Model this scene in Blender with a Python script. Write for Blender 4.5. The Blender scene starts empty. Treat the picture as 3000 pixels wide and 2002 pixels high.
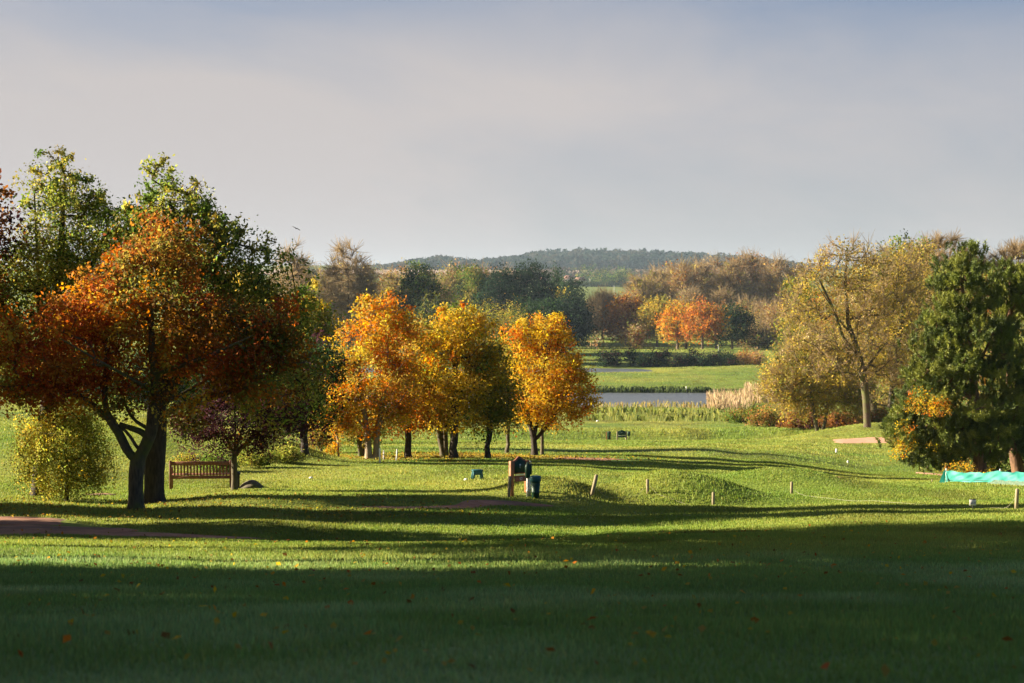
import bpy, bmesh, math, random
import numpy as np
from mathutils import Vector, Matrix
sc = bpy.context.scene
COL = sc.collection
F = 5833.0; PITCH = math.atan(141/5833.0)
R = math.radians
SUN_EL = R(18.5); SUN_A = R(8.0)

# ---------------------------------------------------------------- helpers
def at(px, py, D):
    """point at depth D (world y) seen at photo pixel px, py"""
    cp, sp = math.cos(PITCH), math.sin(PITCH)
    u = (px-1500)/F; v = (1001-py)/F
    dy = cp + v*sp; dz = -sp + v*cp
    return np.array([u/dy*D, D, dz/dy*D])

def hash2(ix, iy, s):
    h = (ix.astype(np.int64)*374761393 + iy.astype(np.int64)*668265263 + s*1442695041) & 0xffffffff
    h = ((h ^ (h >> 13))*1274126177) & 0xffffffff
    return ((h ^ (h >> 16)) & 0xffff)/65535.0
def vnoise(x, y, s=0):
    x = np.asarray(x, float); y = np.asarray(y, float)
    ix = np.floor(x); iy = np.floor(y); fx = x-ix; fy = y-iy
    fx = fx*fx*(3-2*fx); fy = fy*fy*(3-2*fy)
    a = hash2(ix, iy, s); b = hash2(ix+1, iy, s); c = hash2(ix, iy+1, s); d = hash2(ix+1, iy+1, s)
    return (a*(1-fx)+b*fx)*(1-fy)+(c*(1-fx)+d*fx)*fy
def fbm(x, y, s=0, o=3):
    t = 0; a = .5
    for k in range(o):
        t = t+a*vnoise(np.asarray(x)*2**k, np.asarray(y)*2**k, s+k*17); a *= .5
    return t/(1-.5**o)

def pchip(x, y, xq):
    x = np.array(x, float); y = np.array(y, float); h = np.diff(x); d = np.diff(y)/h
    m = np.zeros_like(y)
    for i in range(1, len(x)-1):
        if d[i-1]*d[i] > 0:
            w1 = 2*h[i]+h[i-1]; w2 = h[i]+2*h[i-1]
            m[i] = (w1+w2)/(w1/d[i-1]+w2/d[i])
    m[0] = d[0]; m[-1] = d[-1]
    k = np.clip(np.searchsorted(x, xq)-1, 0, len(x)-2)
    t = np.clip((xq-x[k])/h[k], 0, 1)
    return (y[k]*(2*t**3-3*t**2+1)+h[k]*m[k]*(t**3-2*t**2+t)+y[k+1]*(-2*t**3+3*t**2)+h[k]*m[k+1]*(t**3-t**2))

# ---------------------------------------------------------------- land form: section profiles (distance, photo row) or (distance, None, height)
near = [(8,2027),(15,1790)]
far = [(620,1000),(800,950),(1200,885),(1800,842),(2600,802),(3000,792),(3600,778),(7000,800)]
mid = [(105,1318),(120,1308),(150,1297),(180,1291),(187,1290),(189.5,1281),(192.5,1264),(196,1259),(215,1242),(240,1218),(250,1207),(268,1195),(276,None,-16.15),(290,None,-16.7),(312,None,-16.7),(323,None,-15.84),(345,None,-15.78),(400,None,-15.84),(404,None,-16.6),(422,None,-16.6),(426,None,-15.9),(445,1060),(470,1043),(500,1034),(560,1021)]
dry = [(105,1330),(120,1316),(150,1302),(180,1288),(187,1284),(189.5,1275),(192.5,1262),(196,1256),(215,1240),(240,1222),(268,None,-15.8),(300,None,-15.7),(323,None,-15.7),(345,None,-15.7),(400,None,-15.55),(434,1066),(470,1050),(500,1040),(560,1021)]
SECT = {
 0: near+[(25,1655),(34,1598),(37,1586),(40,1571),(44,1541),(48,1511),(52,1482),(57,1455),(65,1400),(75,1340),(100,1222),(120,1204),(200,1150),(300,1100),(450,1060)]+far,
 380: near+[(25,1660),(34,1600),(37,1590),(40,1580),(42,1570),(44,1553),(47,1522),(50,1506),(53,1490),(57,1468),(62,1435),(66,1410),(75,1362),(88,1270),(100,1222),(120,1210),(200,1165),(300,1120),(450,1070)]+far,
 700: near+[(25,1665),(34,1602),(37,1593),(40,1587),(42,1577),(44,1560),(45.2,1536),(47,1526),(50,1507),(53,1489),(54.4,1464),(60,1438),(66,1412),(73,1383),(75,1372),(76.5,1375),(80,1363),(88,1330),(100,1290),(120,1262),(150,1235),(200,1200),(300,1130),(450,1075)]+far,
 1000: near+[(25,1665),(34,1600),(37,1592),(40,1597),(43,1592),(44.6,1556),(47,1531),(50,1510),(53,1491),(54.2,1467),(60,1440),(66,1414),(73,1383),(76,1368),(77.5,1370),(82,1358),(88,1345),(95,1330)]+mid+far,
 1350: near+[(25,1662),(34,1598),(37,1590),(40,1598),(43,1592),(44.6,1560),(47,1534),(50,1512),(53,1493),(54.2,1470),(60,1440),(66,1414),(73,1380),(76,1365),(77.5,1368),(82,1357),(88,1344),(95,1331)]+mid+far,
 1650: near+[(25,1658),(34,1596),(37,1587),(40,1585),(43,1576),(45,1558),(47,1540),(50,1516),(53,1500),(56,1478),(60,1447),(66,1416),(73,1386),(76,1371),(77.5,1372),(82,1361),(88,1350),(95,1338)]+mid+far,
 1850: near+[(25,1656),(34,1594),(37,1582),(40,1574),(43,1562),(45,1552),(47,1541),(50,1520),(53,1501),(56,1482),(60,1462),(66,1428),(76,1387),(82,1372),(88,1358),(95,1342)]+[(((409,None,-16.12) if e[0] == 404 else (415,None,-16.12)) if e[0] in (404,422) else e) for e in mid]+far,
 2060: near+[(25,1654),(34,1589),(37,1576),(40,1566),(43,1555),(47,1533),(50,1516),(53,1500),(56,1485),(60,1466),(66,1437),(76,1394),(82,1379),(88,1366),(95,1350)]+[((e[0],None,-15.5) if e[0] in (404,422) else e) for e in mid]+far,
 2200: near+[(25,1653),(34,1585),(40,1560),(47,1528),(50,1513),(53,1500),(56,1487),(60,1470),(66,1440),(76,1400),(82,1385),(88,1372),(95,1358)]+dry+far,
 2600: near+[(25,1652),(34,1578),(40,1548),(47,1515),(53,1488),(60,1456),(66,1434),(72,1418),(78,1409),(84,1412),(90,1405),(95,1396),(105,1372),(120,1346),(150,1310),(160,1294),(170,1268),(185,1246),(200,1238),(240,1215),(300,1160),(400,1082),(500,1045),(560,1026)]+far,
 3000: near+[(25,1650),(34,1575),(40,1542),(45,1520),(52,1490),(60,1455),(70,1420),(78,1409),(85,1411),(95,1406),(105,1396),(130,1350),(170,1290),(200,1250),(300,1165),(400,1085),(500,1050),(560,1030)]+far,
}
SX = sorted(SECT)
DQ = np.concatenate([np.arange(8, 110, .2), np.arange(110, 660, 1.0), np.geomspace(660, 7000, 120)])
TAB = []
for c in SX:
    xs = [e[0] for e in SECT[c]]; zs = [(e[2] if len(e) == 3 else at(1500, e[1], e[0])[2]) for e in SECT[c]]
    TAB.append(pchip(xs, zs, DQ))
TAB = np.array(TAB)
BUMPS = []   # x, y, rx, ry, h
def bump(px, D, rx, ry, h, rot=0): BUMPS.append(((px-1500)*D/F, D, rx, ry, h, rot))
bump(1600, 58.8, 1.45, 1.8, .58, .15)      # mound behind the litter bin
bump(1975, 60.8, 2.55, 2.2, .86, .16)
bump(2120, 57.6, 3.2, .9, -.22)
bump(1770, 62.5, 1.4, 2.2, -.22)       # big mound
bump(2270, 66, 2.5, 2.4, .74, .12)
bump(2560, 63, 4.0, 3.0, .18)
bump(650, 49.6, 1.7, .5, .16, .05); bump(640, 51.6, 1.6, .4, .13)
bump(755, 84, 2.7, 4.2, .95)               # grassy hummock left of the orange trees
bump(600, 88, 3.2, 4.0, .7)
bump(2100, 188, 14, 3, -.35)
bump(2560, 176, 6, 6, .5)
bump(2000, 478, 30, 10, .8); bump(2150, 520, 20, 12, .6)
bump(1730, 104, 3.5, 3.5, -.15)
bump(1820, 236, 5, 4, .5); bump(1950, 240, 5, 4, .4)
def H(x, y):
    x = np.asarray(x, float); y = np.asarray(y, float)
    yc = np.maximum(y, 8.0)
    px = np.clip(1500+F*x/np.maximum(yc, 8), 0, 3000)
    sx = np.array(SX, float)
    k = np.clip(np.searchsorted(sx, px, side='right')-1, 0, len(sx)-2)
    t = (px-sx[k])/(sx[k+1]-sx[k]); t = t*t*(3-2*t)
    di = np.interp(np.minimum(yc, 6999), DQ, np.arange(len(DQ)))
    i0 = np.clip(di.astype(int), 0, len(DQ)-2); f = di-i0
    za = TAB[k, i0]*(1-f)+TAB[k, i0+1]*f
    zb = TAB[k+1, i0]*(1-f)+TAB[k+1, i0+1]*f
    z = za*(1-t)+zb*t
    z = z+np.where(y < 8, (8-y)*.03, 0)
    for bx, by, rx, ry, h, rot in BUMPS:
        dx = x-bx; dy = y-by
        q = (dx/rx)**2+((dy+rot*dx)/ry)**2
        z = z+h*np.exp(-q*1.1)
    z = z+(fbm(x*.35, y*.35, 5)-.5)*.10*np.clip(y/40, .4, 1)+(fbm(x*1.3, y*1.3, 9, 2)-.5)*.035
    return z
def Hs(x, y): return float(H(np.array([x]), np.array([y]))[0])
def gp(px, D):
    x = (px-1500)*D/F
    return np.array([x, D, Hs(x, D)])

# ---------------------------------------------------------------- mesh builders
def mk(name, verts, faces, mat, parent=None, col=None, smooth=False):
    """faces: int array (n,3) or (n,4), or list of such arrays"""
    if not isinstance(faces, list): faces = [faces]
    me = bpy.data.meshes.new(name)
    verts = np.ascontiguousarray(verts, dtype=np.float32)
    me.vertices.add(len(verts)); me.vertices.foreach_set('co', verts.ravel())
    idx = np.concatenate([f.ravel() for f in faces]).astype(np.int32)
    tot = np.concatenate([np.full(len(f), f.shape[1]) for f in faces])
    st = np.concatenate([[0], np.cumsum(tot)[:-1]]).astype(np.int32)
    me.loops.add(len(idx)); me.loops.foreach_set('vertex_index', idx)
    me.polygons.add(len(tot)); me.polygons.foreach_set('loop_start', st)
    me.polygons.foreach_set('loop_total', tot.astype(np.int32))
    if smooth: me.polygons.foreach_set('use_smooth', np.ones(len(tot), bool))
    if col is not None:
        ca = me.color_attributes.new('Col', 'FLOAT_COLOR', 'POINT')
        c4 = np.ones((len(verts), 4), np.float32); c4[:, :3] = col
        ca.data.foreach_set('color', c4.ravel())
    me.update(calc_edges=True); me.validate()
    o = bpy.data.objects.new(name, me); COL.objects.link(o)
    if mat is not None: me.materials.append(mat)
    if parent is not None: o.parent = parent
    return o
def empty(name, loc):
    o = bpy.data.objects.new(name, None); COL.objects.link(o); o.location = [float(v) for v in loc]; o.empty_display_size = .3
    return o
def tag(o, label=None, cat=None, group=None, kind=None):
    if label: o['label'] = label
    if cat: o['category'] = cat
    if group: o['group'] = group
    if kind: o['kind'] = kind
    return o

class MB:
    def __init__(s): s.v = []; s.f4 = []; s.f3 = []; s.n = 0
    def add(s, v, f):
        v = np.asarray(v, float); s.v.append(v)
        for q in f:
            (s.f4 if len(q) == 4 else s.f3).append([i+s.n for i in q])
        s.n += len(v)
    def box(s, c, d, rot=None, bev=.006):
        bm = bmesh.new(); bmesh.ops.create_cube(bm, size=1)
        for v in bm.verts: v.co = Vector((v.co.x*d[0], v.co.y*d[1], v.co.z*d[2]))
        bv = min(bev, min(d)*.3)
        bmesh.ops.bevel(bm, geom=list(bm.edges), offset=bv, segments=1, affect='EDGES')
        s._bm(bm, c, rot)
    def _bm(s, bm, c, rot):
        bmesh.ops.triangulate(bm, faces=[f for f in bm.faces if len(f.verts) > 4])
        M = (rot.to_4x4() if rot is not None else Matrix.Identity(4))
        bm.verts.index_update()
        vs = [tuple(M @ v.co + Vector(c)) for v in bm.verts]
        s.add(vs, [[v.index for v in f.verts] for f in bm.faces]); bm.free()
    def lathe(s, prof, c=(0,0,0), n=20, rot=None, wob=0):
        vs = []; M = rot
        for r, z in prof:
            for k in range(n):
                a = 2*math.pi*k/n
                p = Vector((r*math.cos(a)*(1+wob*math.sin(3*a+z*5)), r*math.sin(a)*(1+wob*math.cos(2*a+z*7)), z))
                if M is not None: p = M @ p
                vs.append((p.x+c[0], p.y+c[1], p.z+c[2]))
        fs = []
        m = len(prof)
        for i in range(m-1):
            for k in range(n):
                fs.append([i*n+k, i*n+(k+1) % n, (i+1)*n+(k+1) % n, (i+1)*n+k])
        b = len(vs); vs.append(tuple(np.mean(vs[:n], 0))); vs.append(tuple(np.mean(vs[(m-1)*n:m*n], 0)))
        for k in range(n):
            fs.append([b, (k+1) % n, k]); fs.append([b+1, (m-1)*n+k, (m-1)*n+(k+1) % n])
        s.add(vs, fs)
    def tube(s, pts, r, n=8):
        pts = [Vector(p) for p in pts]; vs = []; fs = []
        rs = r if hasattr(r, '__len__') else [r]*len(pts)
        for i, p in enumerate(pts):
            d = (pts[min(i+1, len(pts)-1)]-pts[max(i-1, 0)]).normalized()
            a = d.cross(Vector((.31, .93, .17))).normalized(); b = d.cross(a)
            for k in range(n):
                t = 2*math.pi*k/n; vs.append(tuple(p+(a*math.cos(t)+b*math.sin(t))*rs[i]))
        for i in range(len(pts)-1):
            for k in range(n):
                fs.append([i*n+k, i*n+(k+1) % n, (i+1)*n+(k+1) % n, (i+1)*n+k])
        m = len(vs); vs.append(tuple(pts[0])); vs.append(tuple(pts[-1]))
        for k in range(n):
            fs.append([m, (k+1) % n, k]); fs.append([m+1, (len(pts)-1)*n+k, (len(pts)-1)*n+(k+1) % n])
        s.add(vs, fs)
    def prism(s, outline, y0, y1):
        """outline in x,z extruded along y"""
        bm = bmesh.new()
        a = [bm.verts.new((x, y0, z)) for x, z in outline]; f = bm.faces.new(a)
        r = bmesh.ops.extrude_face_region(bm, geom=[f])
        for g in r['geom']:
            if isinstance(g, bmesh.types.BMVert): g.co.y = y1
        bmesh.ops.recalc_face_normals(bm, faces=list(bm.faces))
        bmesh.ops.triangulate(bm, faces=list(bm.faces))
        s._bm(bm, (0,0,0), None)
    def build(s, name, mat, parent=None, smooth=False):
        fs = []
        if s.f4: fs.append(np.array(s.f4))
        if s.f3: fs.append(np.array(s.f3))
        o = mk(name, np.concatenate(s.v), fs, mat, parent, smooth=smooth)
        bm = bmesh.new(); bm.from_mesh(o.data); bmesh.ops.recalc_face_normals(bm, faces=list(bm.faces)); bm.to_mesh(o.data); bm.free()
        return o

# ---------------------------------------------------------------- materials
def newmat(name):
    m = bpy.data.materials.new(name); m.use_nodes = True
    nt = m.node_tree; nt.nodes.clear(); return m, nt
def N(nt, t, **kw):
    n = nt.nodes.new(t)
    for k, v in kw.items(): setattr(n, k, v)
    return n
def foliage_mat(name, trans=.4, rough=.55, spec=.25):
    m, nt = newmat(name); L = nt.links.new
    out = N(nt, 'ShaderNodeOutputMaterial'); a = N(nt, 'ShaderNodeAttribute', attribute_name='Col')
    p = N(nt, 'ShaderNodeBsdfPrincipled'); t = N(nt, 'ShaderNodeBsdfTranslucent'); mx = N(nt, 'ShaderNodeMixShader')
    hs = N(nt, 'ShaderNodeHueSaturation'); hs.inputs['Saturation'].default_value = 1.03; hs.inputs['Value'].default_value = 1.15
    L(a.outputs['Color'], p.inputs['Base Color']); L(a.outputs['Color'], hs.inputs['Color']); L(hs.outputs[0], t.inputs['Color'])
    p.inputs['Roughness'].default_value = rough; p.inputs['Specular IOR Level'].default_value = spec
    mx.inputs[0].default_value = trans
    L(p.outputs[0], mx.inputs[1]); L(t.outputs[0], mx.inputs[2]); L(mx.outputs[0], out.inputs[0])
    return m
def proc_mat(name, c1, c2, scale=6, rough=.8, bump_s=.3, stretch=(1,1,1), spec=.3, detail=5, c3=None, scale3=1.0, bdist=.02):
    m, nt = newmat(name); L = nt.links.new
    out = N(nt, 'ShaderNodeOutputMaterial'); p = N(nt, 'ShaderNodeBsdfPrincipled')
    tc = N(nt, 'ShaderNodeTexCoord'); mp = N(nt, 'ShaderNodeMapping'); mp.inputs['Scale'].default_value = stretch
    no = N(nt, 'ShaderNodeTexNoise'); no.inputs['Scale'].default_value = scale; no.inputs['Detail'].default_value = detail
    cr = N(nt, 'ShaderNodeValToRGB'); cr.color_ramp.elements[0].position = .3; cr.color_ramp.elements[1].position = .7
    cr.color_ramp.elements[0].color = (*c1, 1); cr.color_ramp.elements[1].color = (*c2, 1)
    L(tc.outputs['Object'], mp.inputs['Vector']); L(mp.outputs[0], no.inputs['Vector']); L(no.outputs['Fac'], cr.inputs[0])
    src = cr.outputs[0]
    if c3:
        n3 = N(nt, 'ShaderNodeTexNoise'); n3.inputs['Scale'].default_value = scale3; n3.inputs['Detail'].default_value = 4
        L(tc.outputs['Object'], n3.inputs['Vector'])
        r3 = N(nt, 'ShaderNodeValToRGB'); r3.color_ramp.elements[0].position = .48; r3.color_ramp.elements[1].position = .62
        L(n3.outputs['Fac'], r3.inputs[0])
        mx = N(nt, 'ShaderNodeMixRGB'); mx.inputs[2].default_value = (*c3, 1); L(r3.outputs[0], mx.inputs[0]); L(src, mx.inputs[1]); src = mx.outputs[0]
    L(src, p.inputs['Base Color'])
    p.inputs['Roughness'].default_value = rough; p.inputs['Specular IOR Level'].default_value = spec
    if bump_s:
        b = N(nt, 'ShaderNodeBump'); b.inputs['Strength'].default_value = bump_s; b.inputs['Distance'].default_value = bdist
        L(no.outputs['Fac'], b.inputs['Height']); L(b.outputs[0], p.inputs['Normal'])
    L(p.outputs[0], out.inputs[0]); return m

M_leaf = foliage_mat('leaf_material', .50, .6, .1)
M_needle = foliage_mat('needle_material', .15, .5)
M_grassb = foliage_mat('grass_blade_material', .35, .6, .2)
M_bark = proc_mat('bark_mossy', (.055,.042,.028), (.13,.105,.065), 9, .9, .9, (2.2,2.2,.5), c3=(.10,.11,.03), scale3=1.6)
M_barkd = proc_mat('bark_dark', (.025,.02,.016), (.07,.055,.04), 9, .9, .9, (2.2,2.2,.5))
M_barkp = proc_mat('bark_pale', (.16,.12,.08), (.34,.27,.18), 7, .9, .7, (2,2,.5))
M_barkpine = proc_mat('bark_pine', (.07,.04,.025), (.24,.13,.07), 5, .9, 1, (2,2,.6))
M_farbark = proc_mat('bark_far', (.10,.075,.05), (.2,.15,.1), 2, .9, 0)
M_dirt = proc_mat('red_dirt', (.26,.115,.06), (.40,.20,.12), 3, .95, .5, c3=(.17,.10,.06), scale3=.7, detail=8)
M_sand = proc_mat('red_sand', (.48,.24,.15), (.62,.35,.24), 2, .95, .3)
M_bench = proc_mat('bench_wood', (.19,.075,.045), (.30,.125,.075), 12, .6, .3, (1,1,1))
M_post = proc_mat('weathered_post', (.20,.16,.09), (.36,.30,.19), 10, .85, .5, (3,3,.4))
M_postred = proc_mat('orange_stained_wood', (.24,.095,.035), (.38,.16,.06), 14, .6, .4, (3,3,.4))
M_green = proc_mat('dark_green_paint', (.012,.045,.025), (.02,.065,.035), 8, .45, .1)
M_teal = proc_mat('blue_green_plastic', (.02,.09,.10), (.035,.13,.14), 8, .4, .1)
M_white = proc_mat('white_paint', (.68,.66,.60), (.8,.78,.74), 14, .5, .1)
M_blue = proc_mat('dark_blue_print', (.04,.05,.2), (.05,.07,.25), 10, .5, 0)
M_black = proc_mat('black_metal', (.012,.012,.012), (.03,.03,.03), 10, .5, .1)
M_yellow = proc_mat('yellow_paint', (.6,.5,.08), (.7,.6,.12), 10, .5, 0)
M_stone = proc_mat('boulder_stone', (.07,.06,.04), (.2,.17,.12), 5, .9, 1, c3=(.10,.10,.03), scale3=3)
M_galv = proc_mat('pale_metal', (.5,.5,.46), (.66,.66,.6), 10, .45, .1)
M_rope = proc_mat('pale_rope', (.36,.33,.24), (.45,.42,.32), 30, .9, 0)
M_wall = proc_mat('pale_render', (.26,.22,.19), (.34,.29,.25), 1, .9, 0)
M_roof = proc_mat('red_roof', (.22,.12,.09), (.3,.17,.13), 1, .9, 0)
M_glassd = proc_mat('dark_window', (.03,.03,.035), (.05,.05,.06), 1, .2, 0)
M_bird = proc_mat('bird_feathers', (.03,.028,.025), (.07,.06,.05), 20, .8, 0)
M_field = proc_mat('ploughed_field', (.28,.19,.13), (.36,.25,.17), .02, .95, 0)

def net_mat():
    m, nt = newmat('teal_netting'); L = nt.links.new
    out = N(nt, 'ShaderNodeOutputMaterial'); p = N(nt, 'ShaderNodeBsdfPrincipled'); t = N(nt, 'ShaderNodeBsdfTranslucent'); mx = N(nt, 'ShaderNodeMixShader')
    a = N(nt, 'ShaderNodeTexNoise'); a.inputs['Scale'].default_value = 2.2; a.inputs['Detail'].default_value = 4
    cr = N(nt, 'ShaderNodeValToRGB'); cr.color_ramp.elements[0].position = .35; cr.color_ramp.elements[1].position = .68
    cr.color_ramp.elements[0].color = (.02,.26,.22,1); cr.color_ramp.elements[1].color = (.06,.40,.32,1)
    tc = N(nt, 'ShaderNodeTexCoord'); L(tc.outputs['Object'], a.inputs['Vector']); L(a.outputs['Fac'], cr.inputs[0])
    L(cr.outputs[0], p.inputs['Base Color']); L(cr.outputs[0], t.inputs['Color']); p.inputs['Roughness'].default_value = .6
    mx.inputs[0].default_value = .35; L(p.outputs[0], mx.inputs[1]); L(t.outputs[0], mx.inputs[2]); L(mx.outputs[0], out.inputs[0]); return m
M_net = net_mat()
M_net2 = proc_mat('pale_net_hem', (.05,.10,.075), (.13,.18,.12), 14, .8, .3)

def ground_mat():
    m, nt = newmat('turf_material'); L = nt.links.new
    out = N(nt, 'ShaderNodeOutputMaterial'); p = N(nt, 'ShaderNodeBsdfPrincipled'); p.inputs['Roughness'].default_value = .9
    p.inputs['Specular IOR Level'].default_value = .15
    tc = N(nt, 'ShaderNodeTexCoord')
    def noise(s, d=4, sc_=(1,1,1)):
        mp = N(nt, 'ShaderNodeMapping'); mp.inputs['Scale'].default_value = sc_
        n = N(nt, 'ShaderNodeTexNoise'); n.inputs['Scale'].default_value = s; n.inputs['Detail'].default_value = d
        L(tc.outputs['Object'], mp.inputs[0]); L(mp.outputs[0], n.inputs['Vector']); return n.outputs['Fac']
    a = N(nt, 'ShaderNodeAttribute', attribute_name='Col')
    n1 = noise(.09, 5, (1, .6, 1)); n2 = noise(1.7, 5); n3 = noise(9, 3)
    r1 = N(nt, 'ShaderNodeValToRGB'); r1.color_ramp.elements[0].position = .35; r1.color_ramp.elements[1].position = .7
    r1.color_ramp.elements[0].color = (.72,.85,.8,1); r1.color_ramp.elements[1].color = (1.15,1.05,1,1)
    L(n1, r1.inputs[0])
    r2 = N(nt, 'ShaderNodeValToRGB'); r2.color_ramp.elements[0].position = .3; r2.color_ramp.elements[1].position = .75
    r2.color_ramp.elements[0].color = (.62,.68,.6,1); r2.color_ramp.elements[1].color = (1.2,1.15,1.1,1)
    L(n2, r2.inputs[0])
    m1 = N(nt, 'ShaderNodeMixRGB', blend_type='MULTIPLY'); m1.inputs[0].default_value = 1
    m2 = N(nt, 'ShaderNodeMixRGB', blend_type='MULTIPLY'); m2.inputs[0].default_value = 1
    L(a.outputs['Color'], m1.inputs[1]); L(r1.outputs[0], m1.inputs[2]); L(m1.outputs[0], m2.inputs[1]); L(r2.outputs[0], m2.inputs[2])
    L(m2.outputs[0], p.inputs['Base Color'])
    b = N(nt, 'ShaderNodeBump'); b.inputs['Strength'].default_value = .8; b.inputs['Distance'].default_value = .05
    L(n3, b.inputs['Height']); L(b.outputs[0], p.inputs['Normal']); L(p.outputs[0], out.inputs[0]); return m
M_ground = ground_mat()
def water_mat():
    m, nt = newmat('lake_water'); L = nt.links.new
    out = N(nt, 'ShaderNodeOutputMaterial'); p = N(nt, 'ShaderNodeBsdfPrincipled')
    p.inputs['Base Color'].default_value = (.10,.11,.11,1); p.inputs['Roughness'].default_value = .35; p.inputs['Specular IOR Level'].default_value = .8
    n = N(nt, 'ShaderNodeTexNoise'); n.inputs['Scale'].default_value = 1.2; n.inputs['Detail'].default_value = 3
    tc = N(nt, 'ShaderNodeTexCoord'); L(tc.outputs['Object'], n.inputs['Vector'])
    b = N(nt, 'ShaderNodeBump'); b.inputs['Strength'].default_value = 1.0; b.inputs['Distance'].default_value = .22
    L(n.outputs['Fac'], b.inputs['Height']); L(b.outputs[0], p.inputs['Normal']); L(p.outputs[0], out.inputs[0]); return m
M_water = water_mat()

# ---------------------------------------------------------------- surface zones (world space masks)
def seg_dist(x, y, pts):
    """distance to polyline, and interpolated width"""
    best = np.full(x.shape, 1e9); wid = np.zeros(x.shape)
    for (x0, y0, w0), (x1, y1, w1) in zip(pts[:-1], pts[1:]):
        dx, dy = x1-x0, y1-y0; t = np.clip(((x-x0)*dx+(y-y0)*dy)/(dx*dx+dy*dy), 0, 1)
        d = np.hypot(x-x0-t*dx, y-y0-t*dy); w = w0+(w1-w0)*t
        k = (d-w) < (best-wid); best = np.where(k, d, best); wid = np.where(k, w, wid)
    return best, wid
def W(px, D): return (px-1500)*D/F
PATHS = {   # half widths
 'path_near': [(-26,41.5,1.6),(W(0,42),42.3,2.3),(W(150,42.5),42.5,2.2),(W(300,42.3),41.8,1.4),(W(700,42),41.6,1.0),(W(1150,42),41.6,.8),(W(1350,42.5),41.5,.4)],
 'path_spur': [(-26,47.6,.4),(W(-60,47),47,.9),(W(0,46.5),46.2,1.4),(W(90,44),44.4,1.5)],
 'path_sign': [(W(1060,53.2),53.1,.2),(W(1340,53.6),53.3,.3),(W(1420,54.6),54.5,.55),(W(1500,55),55.1,.45),(W(1620,55.6),55.3,.2)],
 'path_patch': [(W(1655,94),94,1.2),(W(1735,93),92.5,3.0),(W(1830,92),92,1.0)],
 'path_far': [(W(1500,186),185.5,.4),(W(1900,184),183.5,.9),(W(2200,184),183,2.4),(W(2380,182),182,1.6)],
 'path_bush': [(W(230,58),58.8,.2),(W(300,59),59.3,.4),(W(330,59),59.3,.3)],
 'path_right': [(W(2440,66),65.6,.25),(W(2490,66),65.3,.3)],
}
SANDS = {'bunker': [(W(2475,158),158,.8),(W(2540,160),160.5,3.2),(W(2640,161),161.5,4.2),(W(2720,161),161,3)],
         'bank_sand': [(W(2690,100),100,.4),(W(2740,99),99,.7),(W(2790,99),98,.5)]}
def path_mask(x, y):
    m = np.full(np.shape(x), 9.0)
    for k, p in list(PATHS.items())+list(SANDS.items()):
        d, w = seg_dist(x, y, p); m = np.minimum(m, (d-w)/np.maximum(w, .3))
    return m     # < 0 inside
def leaf_litter_mask(x, y):
    q = ((x-W(1430,92))/3.9)**2+((y-93)/4.6)**2
    q2 = ((x-W(1130,86))/2.2)**2+((y-88)/4)**2
    return np.clip(1.3-q, 0, 1)+np.clip(1.0-q2, 0, 1)*.45

# ---------------------------------------------------------------- ground sheet
def axis(segs):
    out = []
    for a, b, s in segs: out.append(np.arange(a, b-1e-6, s))
    return np.concatenate(out+[[segs[-1][1]]])
gx_pos = np.concatenate([np.arange(0, 17, .22), np.arange(17, 70, .8), np.arange(70, 260, 3), np.geomspace(260, 6000, 34)])
gx = np.concatenate([-gx_pos[:0:-1], gx_pos])
gy = np.concatenate([np.geomspace(400, 6, 14)*-1, np.arange(-4, 36, .6), np.arange(36, 95, .24), np.arange(95, 280, .9), np.arange(280, 640, 2.6), np.geomspace(640, 6900, 60)])
GX, GY = np.meshgrid(gx, gy)
GZ = H(GX, GY)
nx, ny = len(gx), len(gy)
ii = np.arange(nx*ny).reshape(ny, nx)
quads = np.stack([ii[:-1,:-1], ii[:-1,1:], ii[1:,1:], ii[1:,:-1]], -1).reshape(-1, 4)
def turf_col(x, y):
    """turf colour: mown / rough / dry, foreground lifted to lighten its shade"""
    n = fbm(x*.12, y*.08, 31); n2 = fbm(x*.7, y*.5, 77)
    lush = np.array([.19,.28,.040]); dry = np.array([.38,.38,.075]); rough = np.array([.15,.155,.025])
    t = np.clip((n-.36)*2.8, 0, 1)[..., None]*.65+.35*np.clip((n2-.3)*1.8, 0, 1)[..., None]
    c = lush*(1-t)+dry*t
    r = np.clip((fbm(x*.45, y*.22, 41)-.52)*5, 0, 1)[..., None]*.55
    c = c*(1-r)+rough*r
    foreg = np.clip((33-y)/8, 0, 1)[..., None]; c = c*(1-foreg*.62)+(np.array([.16,.30,.085])+np.array([.16,.17,.12])*np.clip((fbm(x*.35+3, y*.3, 91)-.5)*4, 0, 1)[..., None])*foreg*.62  # near turf painted greener and lighter against the shade, with pale dew-sheen patches
    l = np.clip(leaf_litter_mask(x, y), 0, 1)[..., None]*(.5+.5*n2[..., None]); c = c*(1-l*.8)+np.array([.36,.24,.04])*l*.8
    slope = np.clip(1-((x-W(560,92))/5.5)**2-((y-92)/14)**2, 0, 1)[..., None]; c = c*(1-slope*.6)+np.array([.30,.27,.03])*slope*.6
    farf = np.clip((y-640)/500, 0, 1)[..., None]; c = c*(1-farf)+np.array([.22,.27,.06])*farf
    return c
gcol = turf_col(GX.ravel(), GY.ravel())*.75
ground = mk('ground', np.stack([GX.ravel(), GY.ravel(), GZ.ravel()], -1), quads, M_ground, col=gcol, smooth=True)
tag(ground, kind='structure')

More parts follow.
